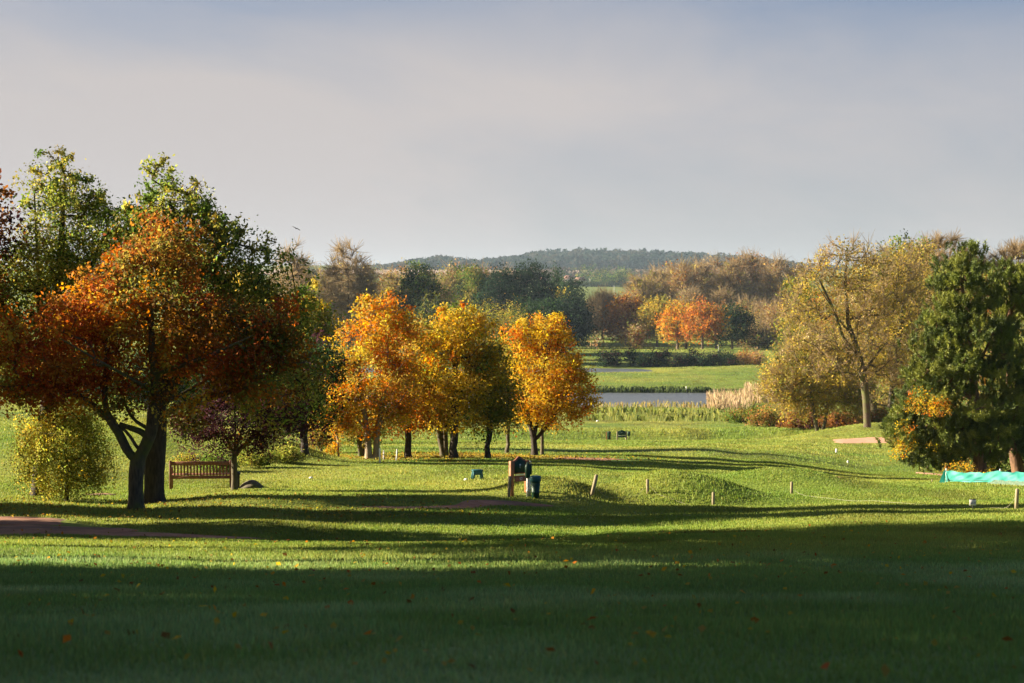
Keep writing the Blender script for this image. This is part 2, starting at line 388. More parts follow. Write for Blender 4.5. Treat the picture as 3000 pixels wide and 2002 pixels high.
# paths: thin sheets that follow the ground
def strip(name, pts, mat, lift=.012, seed=1, zoff=0):
    P = np.array(pts, float); seglen = np.hypot(*(P[1:, :2]-P[:-1, :2]).T); s = np.concatenate([[0], np.cumsum(seglen)])
    n = max(12, int(s[-1]/.25)); q = np.linspace(0, s[-1], n)
    c = np.stack([pchip(s, P[:, k], q) for k in range(3)], -1) if len(P) > 2 else np.stack([np.interp(q, s, P[:, k]) for k in range(3)], -1)
    t = np.gradient(c[:, :2], axis=0); t /= np.linalg.norm(t, axis=1)[:, None]; nr = np.stack([-t[:, 1], t[:, 0]], -1)
    K = 13; vs = []
    endf = np.clip(np.minimum(q, s[-1]-q)/np.maximum(c[:, 2], .3), .03, 1)**.5
    for j in range(K):
        u = -1+2*j/(K-1)
        wj = c[:, 2]*endf*(1+.45*(fbm(q*.9, np.full(n, 3.7*np.sign(u)+seed), seed, 3)-.5)*1.6)
        vs.append(c[:, :2]+nr*(u*wj)[:, None])
    vs = np.stack(vs, 1); x = vs[..., 0].ravel(); y = vs[..., 1].ravel()
    edge = np.tile(np.abs(np.linspace(-1, 1, K)), n)
    z = H(x, y)+lift+zoff-np.where(edge > .98, .03, 0)
    I = np.arange(n*K).reshape(n, K)
    o = mk(name, np.stack([x, y, z], -1), np.stack([I[:-1,:-1], I[:-1,1:], I[1:,1:], I[1:,:-1]], -1).reshape(-1, 4), mat, smooth=True)
    tag(o, kind='structure'); return o
for i, (k, p) in enumerate(PATHS.items()): strip('path', p, M_dirt, lift=.010+.003*i, seed=i+2)
for i, (k, p) in enumerate(SANDS.items()): strip('sand', p, M_sand, lift=.03, seed=i+20)
# water
wv = np.array([[-260,255,-16],[260,255,-16],[260,440,-16],[-260,440,-16]], float)
gxw = np.linspace(-260, 140, 9); wx, wy = np.meshgrid(gxw, np.linspace(262, 438, 6)); I = np.arange(54).reshape(6, 9)
water = mk('water', np.stack([wx.ravel(), wy.ravel(), np.full(54, -16.)], -1), np.stack([I[:-1,:-1], I[:-1,1:], I[1:,1:], I[1:,:-1]], -1).reshape(-1, 4), M_water)
tag(water, kind='structure')
# pinkish arable field under the wooded ridge
fx, fy = np.meshgrid(np.linspace(-420, 380, 40), np.linspace(2480, 2960, 16)); I = np.arange(640).reshape(16, 40)
fld = mk('field', np.stack([fx.ravel(), fy.ravel(), H(fx.ravel(), fy.ravel())+1.2], -1), np.stack([I[:-1,:-1], I[:-1,1:], I[1:,1:], I[1:,:-1]], -1).reshape(-1, 4), M_field, smooth=True)
tag(fld, kind='structure')

# ---------------------------------------------------------------- grass blades
rng = np.random.default_rng(7)
def blades(x, y, h, w, col, rng):
    n = len(x); z = H(x, y)-.004
    a = rng.uniform(0, 2*np.pi, n); ta = rng.uniform(0, 2*np.pi, n); tl = rng.uniform(0, .55, n)*h
    dx = np.cos(a)*w*.5; dy = np.sin(a)*w*.5
    v = np.empty((n, 3, 3))
    v[:, 0] = np.stack([x-dx, y-dy, z], -1); v[:, 1] = np.stack([x+dx, y+dy, z], -1)
    v[:, 2] = np.stack([x+np.cos(ta)*tl, y+np.sin(ta)*tl, z+h], -1)
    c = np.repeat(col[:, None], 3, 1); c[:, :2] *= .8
    return v.reshape(-1, 3), c.reshape(-1, 3)
GV = []; GC = []
def scatter(y0, y1, dens, hfun, wk, half=.30, seed=0):
    r = np.random.default_rng(seed)
    area = half*(y1**2-y0**2); n = int(area*dens)
    y = np.sqrt(r.uniform(y0**2, y1**2, n)); x = r.uniform(-half, half, n)*y*1.0
    keep = (path_mask(x, y) > r.uniform(-.12, .08, n)); x = x[keep]; y = y[keep]
    z = H(x, y); k = z > -15.93; x = x[k]; y = y[k]; n = len(x)
    h, w, extra = hfun(x, y, r)
    c = turf_col(x, y)*np.exp(r.normal(0, .15, (n, 1)))*np.stack([np.exp(r.normal(0, .12, n)), np.ones(n), np.ones(n)], -1)
    v, cc = blades(x, y, h, w, c, r); GV.append(v); GC.append(cc)
def lawn(x, y, r):
    n = len(x); t = fbm(x*1.1, y*1.1, 3)
    h = (.030+.03*t)*r.uniform(.6, 1.3, n); w = .007+.00042*y
    rough = np.clip((fbm(x*.25, y*.25, 55)-.5)*5, 0, 1)
    # rough grass on banks and mounds
    s = np.hypot(H(x+.3, y)-H(x-.3, y), H(x, y+.3)-H(x, y-.3))/.6
    rough = np.maximum(rough*.5, np.clip((s-.16)*6, 0, 1))
    h = h*(1+1.3*rough*r.uniform(.3, 1, n)); return h, np.full(n, 1)*w, None
def farlawn(x, y, r):
    n = len(x); berm = np.exp(-((y-191)/4)**2)+np.exp(-((y-264)/5)**2)*1.5
    return (.05+.0002*y)*r.uniform(.6, 1.3, n)*(1+1.2*berm), .00055*y*np.ones(n), None
scatter(6.5, 22, 900, lawn, 0, .29, 1)
scatter(22, 46, 620, lawn, 0, .275, 2)
scatter(46, 66, 300, lawn, 0, .265, 3)
scatter(66, 100, 130, lawn, 0, .26, 4)
scatter(100, 200, 16, farlawn, 0, .255, 5)
scatter(200, 640, 1.5, farlawn, 0, .25, 6)
gv = np.concatenate(GV); gc = np.concatenate(GC)
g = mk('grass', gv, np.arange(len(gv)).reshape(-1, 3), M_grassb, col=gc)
tag(g, 'short green turf grass covering the slopes of the course', 'grass', kind='stuff')
print('grass tris', len(gv)//3)

# ---------------------------------------------------------------- trees
PAL = dict(
 redor=[(.44,.11,.022),(.47,.16,.025),(.33,.08,.02),(.38,.17,.03)],
 brown=[(.22,.09,.02),(.17,.09,.022),(.27,.11,.02)],
 orange=[(.62,.26,.022),(.60,.19,.02),(.56,.31,.03)],
 yellow=[(.66,.42,.03),(.58,.39,.03),(.52,.40,.04)],
 olive=[(.20,.19,.035),(.24,.20,.04),(.16,.17,.03)],
 green=[(.12,.19,.03),(.17,.23,.04),(.09,.15,.025)],
 lime=[(.36,.38,.06),(.30,.34,.05),(.44,.42,.08)],
 purple=[(.055,.02,.028),(.038,.016,.022),(.075,.026,.026)],
 dark=[(.030,.062,.022),(.045,.08,.025),(.025,.05,.022)],
 vdark=[(.014,.032,.015),(.022,.042,.018),(.012,.026,.014)],
 pine=[(.145,.18,.032),(.085,.115,.024),(.24,.26,.045)],
 straw=[(.38,.27,.07),(.32,.24,.06),(.44,.33,.08)],
 twig=[(.34,.24,.12),(.28,.20,.10),(.40,.30,.17)],
 rust=[(.38,.17,.05),(.32,.15,.05),(.40,.21,.06)],
 goldol=[(.42,.32,.05),(.34,.28,.05),(.50,.36,.06)],
)
for k in PAL: PAL[k] = np.array(PAL[k])
def unit(v): return v/np.maximum(np.linalg.norm(v, axis=-1, keepdims=True), 1e-9)

def leaves(pos, size, rng, col, up=.5, aspect=.62, axis_dir=None, nrm=None):
    """rhombic leaves, slightly folded"""
    n = len(pos)
    nrm = unit(rng.normal(size=(n, 3))+np.array([0, 0, up])) if nrm is None else unit(nrm+rng.normal(size=(n, 3))*.42)
    ax = rng.normal(size=(n, 3)) if axis_dir is None else axis_dir+rng.normal(size=(n, 3))*.45
    ax = unit(ax-nrm*np.sum(ax*nrm, 1, keepdims=True)); bx = np.cross(nrm, ax)
    s = (size*rng.uniform(.5, 1.45, n))[:, None]
    v = np.empty((n, 4, 3))
    v[:, 0] = pos-ax*s*.5; v[:, 2] = pos+ax*s*.5
    mid = pos+ax*s*.05+nrm*s*.08
    v[:, 1] = mid+bx*s*aspect*.5; v[:, 3] = mid-bx*s*aspect*.5
    return v.reshape(-1, 3), np.repeat(col, 4, 0)

class Skel:
    def __init__(s, cap=60000):
        s.P = np.zeros((cap, 3)); s.par = np.full(cap, -1); s.cnt = np.zeros(cap); s.rmin = np.zeros(cap); s.dir = np.zeros((cap, 3)); s.n = 0; s.att = np.ones(cap, bool)
    def add(s, p, par, rmin=0, att=True):
        i = s.n; s.P[i] = p; s.par[i] = par; s.rmin[i] = rmin; s.att[i] = att
        s.dir[i] = unit(np.asarray(p)-s.P[par]) if par >= 0 else (0, 0, 1)
        s.n += 1; return i
    def limb(s, pts, r0, r1, step=.25, noatt_below=None, rng=None, wob=0):
        pts = np.array(pts, float); seg = np.linalg.norm(np.diff(pts, axis=0), axis=1); t = np.concatenate([[0], np.cumsum(seg)])
        n = max(2, int(t[-1]/step)+1); q = np.linspace(0, t[-1], n)
        # smooth (catmull) through the points
        Pn = np.stack([np.interp(q, t, pts[:, k]) for k in range(3)], -1)
        for _ in range(2): Pn[1:-1] = (Pn[:-2]+2*Pn[1:-1]+Pn[2:])/4
        if rng is not None and wob: Pn[1:-1] += rng.normal(size=(n-2, 3))*wob
        if s.n == 0: par = -1
        else: par = int(np.argmin(np.linalg.norm(s.P[:s.n]-Pn[0], axis=1)))
        for i in range(n):
            if i == 0 and par >= 0: last = par; continue
            f = i/(n-1)
            par = s.add(Pn[i], par, r0*(1-f)+r1*f, att=(noatt_below is None or Pn[i][2] > noatt_below))
        return par
    def grow(s, targets, rng, step=.4, uppen=.5, curve=.35):
        base = s.P[:s.n].copy()
        d0 = np.min(np.linalg.norm(targets[:, None]-base[None, ::max(1, len(base)//60)], axis=2), axis=1)
        paths = []
        for k in np.argsort(d0):
            T = targets[k]; P = s.P[:s.n]; dv = T-P; d = np.linalg.norm(dv, axis=1)+1e-6
            cost = d*(1+uppen*np.clip(-dv[:, 2]/d, 0, 1))+np.where(s.att[:s.n], 0, 1e3)
            al = np.sum(dv/d[:, None]*s.dir[:s.n], 1); cost = cost*(1+.35*np.clip(-al, 0, 1))
            j = int(np.argmin(cost)); L = d[j]; p0 = P[j].copy(); dr = s.dir[j]
            p1 = p0+unit(dr*.55+dv[j]/L*.8)*L*curve; p2 = T-unit(dv[j]/L+np.array([0, 0, .5]))*L*.3
            m = max(2, int(L/step)); ids = [j]; par = j
            for i in range(1, m+1):
                t = i/m; b = (1-t)**3*p0+3*(1-t)**2*t*p1+3*(1-t)*t*t*p2+t**3*T
                if i < m: b = b+rng.normal(size=3)*L*.025
                par = s.add(b, par); ids.append(par)
            while par >= 0: s.cnt[par] += 1; par = s.par[par]
            paths.append((k, ids))
        return paths
    def mesh(s, name, r_tip, r_base, mat, parent, sides=6, expo=.5, thin=None):
        n = s.n; tot = max(s.cnt[0], 1)
        r = np.maximum(r_base*(np.maximum(s.cnt[:n], .4)/tot)**expo, r_tip); r = np.maximum(r, s.rmin[:n])
        i = np.arange(1, n); p = s.par[1:n]; ok = p >= 0; i = i[ok]; p = p[ok]
        if thin is not None: k = r[i] >= thin; i = i[k]; p = p[k]
        d = s.dir[i]; dp = s.dir[p]; same = np.sum(d*dp, 1) > .8
        dp = np.where(same[:, None], dp, d); rp = np.where(same, np.minimum(r[p], r[i]*1.35), r[i]*1.1)
        ref = np.array([.31, .93, .17]); vs = []
        big = r[i] > .07
        allv = []; allf = []; off = 0
        for sel, K in ((big, 14), (~big, sides)):
            if not sel.any(): continue
            ang = np.arange(K)*2*np.pi/K; ii_ = i[sel]; pp = p[sel]
            def ring(c, dd, rr):
                a = unit(np.cross(dd, ref)); b = np.cross(dd, a)
                return c[:, None]+(a[:, None]*np.cos(ang)[None, :, None]+b[:, None]*np.sin(ang)[None, :, None])*rr[:, None, None]
            zz = lambda q: 1+.42*np.exp(-np.clip(s.P[q][:, 2], 0, 9)/.16)*(K == 14)
            A = ring(s.P[pp], dp[sel], rp[sel]*zz(pp)); B = ring(s.P[ii_], d[sel], r[ii_]*zz(ii_)); m = len(ii_)
            if K == 14:
                for Q, cen in ((A, s.P[pp]), (B, s.P[ii_])):
                    o_ = Q-cen[:, None]; an = np.arctan2(o_[..., 1], o_[..., 0])
                    f_ = .86+.30*fbm(np.cos(an)*2.2+cen[:, None, 2]*.5+7, np.sin(an)*2.2+cen[:, None, 2]*1.3, 63, 3)
                    Q[:] = cen[:, None]+o_*f_[..., None]
            v = np.concatenate([A, B], 1).reshape(-1, 3)
            b0 = (np.arange(m)*2*K)[:, None]; k0 = np.arange(K); k1 = (k0+1) % K
            f = np.stack([b0+k0, b0+k1, b0+K+k1, b0+K+k0], -1).reshape(-1, 4)+off
            allv.append(v); allf.append(f); off += len(v)
        return mk(name, np.concatenate(allv), allf, mat, parent, smooth=True)

def sample_blobs(blobs, n, rng, shell=.35):
    w = np.array([b[6] if len(b) > 6 else b[3]*b[5] for b in blobs], float); w = w/w.sum()
    k = rng.choice(len(blobs), n, p=w); B = np.array([b[:6] for b in blobs])
    u = unit(rng.normal(size=(n, 3))); r = (shell+(1-shell)*rng.uniform(size=n))**(.55)
    return B[k, :3]+u*r[:, None]*B[k, 3:6], u

def clump_colors(pal, pos, rng):
    if callable(pal): return pal(pos, rng)
    keys = list(pal.items()); w = np.array([v for _, v in keys], float); w /= w.sum()
    k = rng.choice(len(keys), len(pos), p=w); out = np.empty((len(pos), 3))
    for j, (nm, _) in enumerate(keys):
        s = k == j; out[s] = PAL[nm][rng.integers(0, len(PAL[nm]), s.sum())]
    return out

def make_tree(name, label, cat, base, D, blobs, pal, nclump=150, nleaf=80, leaf=.13, rb=.15, rt=.012, limbs=None, clear=None,
              spread=.30, group=None, seed=1, mat_bark=None, depth=1.0, step=.4, up=.5, aspect=.62, stems=1, shoots=0, sh=1.0, twigs=0,
              kind='leaf', spray=9, thin=None, shell=.35, droop=0, lean=0, uppen=.5, splay=.5, flat=.7, trunkonly=None):
    """base = photo px of trunk foot; blobs in photo px at distance D: (px,py,rx,ry[,depth offset m])"""
    r = np.random.default_rng(seed)
    b = gp(base, D); s = D/F
    def loc(px, py, dy=0):
        p = at(px, py, D); return np.array([p[0]-b[0], dy, p[2]-b[2]])
    B = []
    for q in blobs:
        c = loc(q[0], q[1], q[4] if len(q) > 4 else 0); B.append((*c, q[2]*s, min(q[2], q[3]*1.3)*s*depth, q[3]*s))
    top = max(c[2]+c[5] for c in B); low = min(c[2]-c[5] for c in B)
    root = empty(name, b); tag(root, label, cat, group)
    sk = Skel()
    if clear is None: clear = low+.15*(top-low)
    if limbs:
        for L in limbs:
            pts = [loc(p[0], p[1], p[2] if len(p) > 2 else 0) for p in L[0]]
            sk.limb(pts, L[1], L[2], .22, noatt_below=clear)
    else:
        ctr = np.average([c[:3] for c in B], axis=0, weights=[c[3]*c[5] for c in B])
        for m in range(stems):
            a = m*2.4+seed; o = np.array([math.cos(a), math.sin(a), 0])*splay*(1 if stems > 1 else .12)
            foot = np.array([0, 0, -.15])+(o*.12*rb/.1 if stems > 1 else 0)
            sk.n and None
            pts = [foot, foot+np.array([0, 0, .15+clear*.35])+o*.25, np.array([ctr[0]*.5, ctr[1]*.5, clear+.25*(top-clear)])+o*1.0, np.array([ctr[0], ctr[1], clear+.72*(top-clear)])+o*1.7]
            if stems > 1 and sk.n:
                # separate stem from the ground
                n0 = sk.n; seg = np.array(pts)
                par = -1; q = np.linspace(0, 3, 16); Pn = np.stack([np.interp(q, np.arange(4), seg[:, k]) for k in range(3)], -1)
                for _ in range(2): Pn[1:-1] = (Pn[:-2]+2*Pn[1:-1]+Pn[2:])/4
                for i, pnt in enumerate(Pn):
                    par = sk.add(pnt, par if i else 0, rb*(1-.75*i/15), att=pnt[2] > clear*.9)
                    if i == 0: sk.par[par] = -1
            else:
                sk.limb(pts, rb, rb*.22, .3, noatt_below=clear*.9, rng=r, wob=.02)
    tg, u = sample_blobs(B, nclump, r, shell)
    if shoots:   # upright leafy shoots that break the skyline
        hi = tg[np.argsort(-tg[:, 2]+r.normal(size=len(tg))*.4)[:shoots]]
        sh = hi+np.stack([r.normal(size=shoots)*.2, r.normal(size=shoots)*.2, r.uniform(.35, 1.2, shoots)*sh], -1)
        tg = np.concatenate([tg, sh]); u = np.concatenate([u, np.tile([0, 0, 1.], (shoots, 1))])
    paths = sk.grow(tg, r, step, uppen)
    cc = clump_colors(pal, tg, r)
    pos = []; col = []; nml = []
    for k, ids in paths:
        m = int(nleaf*r.uniform(.5, 1.4)); isshoot = shoots and k >= nclump
        pts = sk.P[ids]; L = len(ids)
        if isshoot: m = int(m*.7)
        t = r.uniform(.15 if isshoot else .45, 1, m)**(.8); fi = t*(L-1); i0 = np.clip(fi.astype(int), 0, L-2); f = (fi-i0)[:, None]
        c = pts[i0]*(1-f)+pts[i0+1]*f
        sp = spread*(.33 if isshoot else 1)*r.uniform(.7, 1.25)
        q = max(2, m//spray); si = r.integers(0, q, m); sn = unit(r.normal(size=(q, 3))*np.array([1, 1, .7])+np.array([0, 0, up+.35]))
        sc0 = r.normal(size=(q, 3))*sp*np.array([1, 1, flat])
        g_ = r.normal(size=(m, 3))*leaf*(1.05 if isshoot else 1.5); g_ -= sn[si]*np.sum(g_*sn[si], 1, keepdims=True)*.72
        if isshoot: c = c+g_*.8
        else:
            ts = r.uniform(.45, 1, q)**.8*(L-1); j0 = np.clip(ts.astype(int), 0, L-2); cs = pts[j0]*(1-(ts-j0)[:, None])+pts[j0+1]*(ts-j0)[:, None]
            c = cs[si]+sc0[si]+g_
        sb = np.exp(r.normal(0, .16, (q, 1)))
        if droop: c[:, 2] -= np.abs(r.normal(size=m))*droop
        nml.append(sn[si]); pos.append(c); col.append(np.tile(cc[k], (m, 1))*sb[si]*np.exp(r.normal(0, .14, (m, 1)))*np.exp(r.normal(0, .07, (m, 3))))
    pos = np.concatenate(pos); col = np.concatenate(col); nml = np.concatenate(nml)
    k = pos[:, 2] > .08; pos = pos[k]; col = col[k]; nml = nml[k]
    v, c = leaves(pos, leaf, r, col, up, aspect, nrm=nml); f = np.arange(len(v)).reshape(-1, 4)
    if twigs:
        # fine bare twigs out of the outer branch nodes
        ids = r.integers(int(sk.n*.25), sk.n, twigs); p = sk.P[ids]; d = unit(sk.dir[ids]+r.normal(size=(twigs, 3))*.55+np.array([0, 0, .35]))
        Lg = r.uniform(.5, 1.5, twigs)[:, None]*leaf*6; w = np.cross(d, unit(r.normal(size=(twigs, 3))))
        w = unit(w)*max(.0035, .00013*D)
        tv = np.stack([p-w, p+w, p+d*Lg+w*.3, p+d*Lg-w*.3], 1).reshape(-1, 3); tc = np.repeat(PAL['twig'][r.integers(0, 3, twigs)]*.8, 4, 0)
        f2 = np.arange(len(tv)).reshape(-1, 4)+len(v); v = np.concatenate([v, tv]); c = np.concatenate([c, tc]); f = np.concatenate([f, f2])
    mk('crown', v, f, M_leaf, root, col=c)
    sk.mesh('trunk', rt, rb, mat_bark or M_bark, root, thin=thin)
    return root

def make_pine(label, base, D, blobs, limbs, rb, ntuft=380, seed=1, group=None):
    r = np.random.default_rng(seed); b = gp(base, D); s = D/F
    def loc(px, py, dy=0):
        p = at(px, py, D); return np.array([p[0]-b[0], dy, p[2]-b[2]])
    B = []
    for q in blobs:
        c = loc(q[0], q[1], q[4] if len(q) > 4 else 0); B.append((*c, q[2]*s, min(q[2], q[3])*s, q[3]*s))
    root = empty('pine_tree', b); tag(root, label, 'pine tree', group)
    sk = Skel()
    for L in limbs: sk.limb([loc(*p) for p in L[0]], L[1], L[2], .25, noatt_below=1.2)
    tg, u = sample_blobs(B, ntuft, r, .45)
    tg[:, 2] = np.maximum(tg[:, 2], .5)
    paths = sk.grow(tg, r, .45, .2)
    V = []; C = []
    for k, ids in paths:
        T = sk.P[ids[-1]]; dr = unit(sk.dir[ids[-1]]*np.array([1, 1, .4])+np.array([0, 0, .55]))
        nt = r.integers(8, 14); ccol = PAL['pine'][r.integers(0, 3)]*r.uniform(.75, 1.25)
        for t in range(nt):
            o = T+r.normal(size=3)*np.array([.24, .24, .12])-dr*.05; td = unit(dr*.5+np.array([0, 0, .7])+r.normal(size=3)*.4); Ls = r.uniform(.25, .5)
            m = 70; h = r.uniform(0, 1, m)[:, None]; nd = unit(td*r.uniform(.35, 1.2, (m, 1))+r.normal(size=(m, 3))*.62)
            p = o+td*Ls*h; ln = r.uniform(.13, .23, m)[:, None]; w = unit(np.cross(nd, r.normal(size=(m, 3))))*.016
            V.append(np.stack([p-w, p+w, p+nd*ln], 1).reshape(-1, 3))
            C.append(np.repeat(ccol*np.exp(r.normal(0, .2, (m, 1))), 3, 0))
    V = np.concatenate(V); C = np.concatenate(C)
    mk('crown', V, np.arange(len(V)).reshape(-1, 3), M_needle, root, col=C)
    sk.mesh('trunk', .012, rb, M_barkpine, root)
    return root

# --- the big russet maple
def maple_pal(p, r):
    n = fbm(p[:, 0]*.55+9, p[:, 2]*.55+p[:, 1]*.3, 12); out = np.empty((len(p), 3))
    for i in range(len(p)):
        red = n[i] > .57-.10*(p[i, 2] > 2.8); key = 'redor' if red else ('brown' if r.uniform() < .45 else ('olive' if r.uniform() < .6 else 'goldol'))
        if p[i, 0] > 2.3 and r.uniform() < .6: key = 'brown' if r.uniform() < .6 else 'olive'  # right flank mostly brown and olive, standing in for its shade
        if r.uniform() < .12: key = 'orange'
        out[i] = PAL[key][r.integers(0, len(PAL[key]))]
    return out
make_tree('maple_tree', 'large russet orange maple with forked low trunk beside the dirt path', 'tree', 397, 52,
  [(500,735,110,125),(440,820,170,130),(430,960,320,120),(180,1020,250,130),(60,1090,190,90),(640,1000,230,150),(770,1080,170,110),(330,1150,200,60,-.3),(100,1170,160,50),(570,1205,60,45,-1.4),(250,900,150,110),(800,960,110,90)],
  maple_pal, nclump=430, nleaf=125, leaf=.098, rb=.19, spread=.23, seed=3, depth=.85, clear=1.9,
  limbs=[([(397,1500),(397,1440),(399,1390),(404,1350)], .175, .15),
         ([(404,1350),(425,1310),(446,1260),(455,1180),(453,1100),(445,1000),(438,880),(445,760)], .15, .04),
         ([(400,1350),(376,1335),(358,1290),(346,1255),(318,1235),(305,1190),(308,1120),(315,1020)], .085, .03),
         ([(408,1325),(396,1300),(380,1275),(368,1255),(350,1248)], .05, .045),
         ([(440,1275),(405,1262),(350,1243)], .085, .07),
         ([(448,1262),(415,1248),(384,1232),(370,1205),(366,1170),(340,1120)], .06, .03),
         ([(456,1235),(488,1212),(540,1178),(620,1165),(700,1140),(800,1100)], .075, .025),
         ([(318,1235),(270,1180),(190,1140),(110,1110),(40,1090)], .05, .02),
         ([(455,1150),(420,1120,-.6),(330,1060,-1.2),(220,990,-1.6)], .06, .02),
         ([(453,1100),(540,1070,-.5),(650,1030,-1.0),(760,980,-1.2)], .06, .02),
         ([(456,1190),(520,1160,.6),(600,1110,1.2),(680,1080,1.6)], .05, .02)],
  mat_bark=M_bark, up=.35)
# --- the tall green tree right behind it
make_tree('apple_tree', 'tall green tree with upright leafy shoots and thick dark trunk behind the russet maple', 'tree', 450, 55.5,
  [(490,605,100,110),(520,720,170,130),(400,760,110,140),(620,780,190,150),(740,880,180,170),(560,900,260,200),(860,1000,120,170),(820,1150,110,110),(700,1060,180,120),(420,720,110,130)],
  {'green': 5, 'olive': 3, 'lime': 3.5, 'goldol': 2}, nclump=430, nleaf=92, leaf=.108, rb=.27, spread=.27, seed=5, depth=.8, shoots=120, sh=.6, clear=2.6,
  limbs=[([(450,1478),(450,1440),(453,1390),(456,1300),(460,1200)], .27, .17), ([(460,1200),(480,1050),(500,900),(500,760),(492,650)], .16, .04),
         ([(462,1190),(540,1080),(640,980),(740,900)], .1, .03), ([(470,1120),(430,980),(410,820)], .08, .03), ([(500,930),(580,820),(640,720)], .07, .02)],
  mat_bark=M_barkd, aspect=.5)
make_tree('birch_tree', 'tall yellow green birch with wispy top at the left edge behind the maple', 'tree', 110, 57,
  [(140,560,60,90),(200,650,120,130),(270,640,60,80),(100,780,150,130),(120,850,170,150),(240,850,150,150),(60,950,160,150),(300,700,80,120),(150,1040,210,110),(-60,900,120,150)],
  {'green': 3.5, 'lime': 3.5, 'olive': 2.2, 'goldol': 1}, nclump=470, nleaf=92, leaf=.092, rb=.2, spread=.27, seed=8, shoots=60, sh=.7, clear=2.2,
  limbs=[([(110,1450),(125,1300),(150,1100),(170,900),(180,700),(190,520)], .16, .03), ([(158,1120),(120,950),(110,760),(100,560)], .08, .02), ([(160,1080),(220,900),(300,700)], .07, .02)], mat_bark=M_barkd, aspect=.55)
make_tree('cherry_tree', 'dark red leaved tree cut by the left edge of the picture', 'tree', -190, 56,
  [(-30,620,60,70),(-120,760,150,170),(-20,720,60,80),(-60,660,80,110),(-200,900,220,200),(-110,1000,150,120),(-330,820,180,200)], {'redor': 5, 'rust': 3, 'brown': 3, 'purple': 1}, nclump=230, nleaf=80, leaf=.12, rb=.2, seed=11, shoots=22, mat_bark=M_barkd)
make_tree('weeping_tree', 'small weeping tree with bright yellow green leaves left of the maple trunk', 'small tree', 192, 56,
  [(190,1270,110,85),(95,1330,60,85),(285,1320,60,80),(120,1255,70,55),(170,1385,75,55),(240,1370,50,55),(225,1215,60,40),(150,1210,45,35)], {'lime': 7, 'yellow': 1.5, 'goldol': 1.5, 'olive': 1.5}, nclump=330, nleaf=95, leaf=.062, rb=.07, rt=.005, spread=.17, seed=12, droop=.24, clear=.6, mat_bark=M_barkd, up=.1, flat=1.1, aspect=.5, uppen=0)
make_tree('plum_tree', 'small purple leaved plum tree standing beside the bench', 'small tree', 686, 60,
  [(690,1230,120,85),(590,1240,90,60),(790,1230,90,70),(600,1290,70,38),(720,1290,90,45),(830,1180,70,70),(700,1170,110,50)], {'purple': 9, 'brown': .6}, nclump=280, nleaf=62, leaf=.075, rb=.085, spread=.19, seed=13, clear=.95,
  limbs=[([(686,1450),(687,1400),(686,1340)], .085, .075), ([(686,1340),(700,1290),(720,1220)], .05, .02), ([(686,1340),(672,1300),(640,1240)], .045, .02), ([(686,1340),(690,1260),(686,1180)], .045, .02), ([(690,1330),(720,1300),(790,1240)], .035, .015)], mat_bark=M_bark)
make_tree('dark_tree', 'dark purple green tree behind the plum tree, ending the left bank', 'tree', 893, 82,
  [(860,1130,110,120),(930,1080,80,120),(820,1210,100,70),(900,1230,70,60)], {'purple': 3, 'dark': 4, 'olive': 2}, nclump=170, nleaf=80, leaf=.13, rb=.15, seed=15, mat_bark=M_barkd, clear=1.2)
# --- the row of yellow and orange field maples
def mix(**k): return k
MG = None
make_tree('field_maple', 'broad orange and yellow maple with pale double trunk, tallest of the bright middle row', 'tree', 1090, 86,
  [(1110,960,90,90),(1050,1020,90,90),(1170,1010,75,100),(1080,1120,140,100),(1010,1170,90,80),(1160,1150,90,100),(1090,1220,120,60),(980,1230,70,50),(1000,1120,70,70),(1130,925,55,45)],
  lambda p, r: np.array([PAL['orange' if (r.uniform() < .35+.12*(q[2] > 4)+.1*(q[0] > .3)) else ('yellow' if r.uniform() < .5 else ('redor' if r.uniform() < .25 and q[2] > 4.5 else 'goldol'))][r.integers(0, 3)] for q in p]),
  nclump=480, nleaf=66, leaf=.11, rb=.12, seed=21, spread=.22, clear=1.3,
  limbs=[([(1080,1354),(1079,1310),(1076,1260),(1062,1180),(1050,1080),(1060,980)], .15, .04), ([(1103,1354),(1103,1310),(1105,1260),(1122,1180),(1140,1080),(1130,950)], .15, .04), ([(1078,1270),(1050,1230),(1000,1180)], .05, .02), ([(1106,1250),(1150,1210),(1190,1150)], .05, .02)], mat_bark=M_barkp, shoots=24, sh=.4)
make_tree('field_maple', 'darker rust maple with thin dark trunk between the broad orange maple and the yellow one', 'tree', 1196, 89,
  [(1210,1040,75,110),(1200,1150,95,90),(1230,1210,70,60),(1180,1220,70,50)], {'rust': 4, 'orange': 4, 'goldol': 3}, nclump=190, nleaf=66, leaf=.125, rb=.14, seed=22, spread=.24, clear=1.5, mat_bark=M_barkd)
make_tree('field_maple', 'golden yellow maple with pointed top in the middle of the bright row', 'tree', 1329, 88,
  [(1350,970,80,75),(1370,955,40,40),(1245,1000,35,60),(1290,1020,60,80),(1400,1010,60,75),(1350,1090,120,90),(1280,1140,70,80),(1420,1120,60,90),(1340,1200,110,65)],
  {'yellow': 7, 'goldol': 3, 'orange': 1.5, 'green': .8}, nclump=430, nleaf=66, leaf=.11, rb=.17, seed=23, spread=.22, clear=1.4, mat_bark=M_barkd, shoots=26, sh=.4)
make_tree('field_maple', 'low multi stemmed maple close left of the yellow maple trunk', 'tree', 1302, 91,
  [(1280,1150,70,60),(1270,1210,70,45),(1320,1190,60,50)], {'olive': 4, 'goldol': 3, 'yellow': 2}, nclump=110, nleaf=66, leaf=.125, rb=.11, seed=24, stems=3, splay=.3, clear=1.0, mat_bark=M_bark)
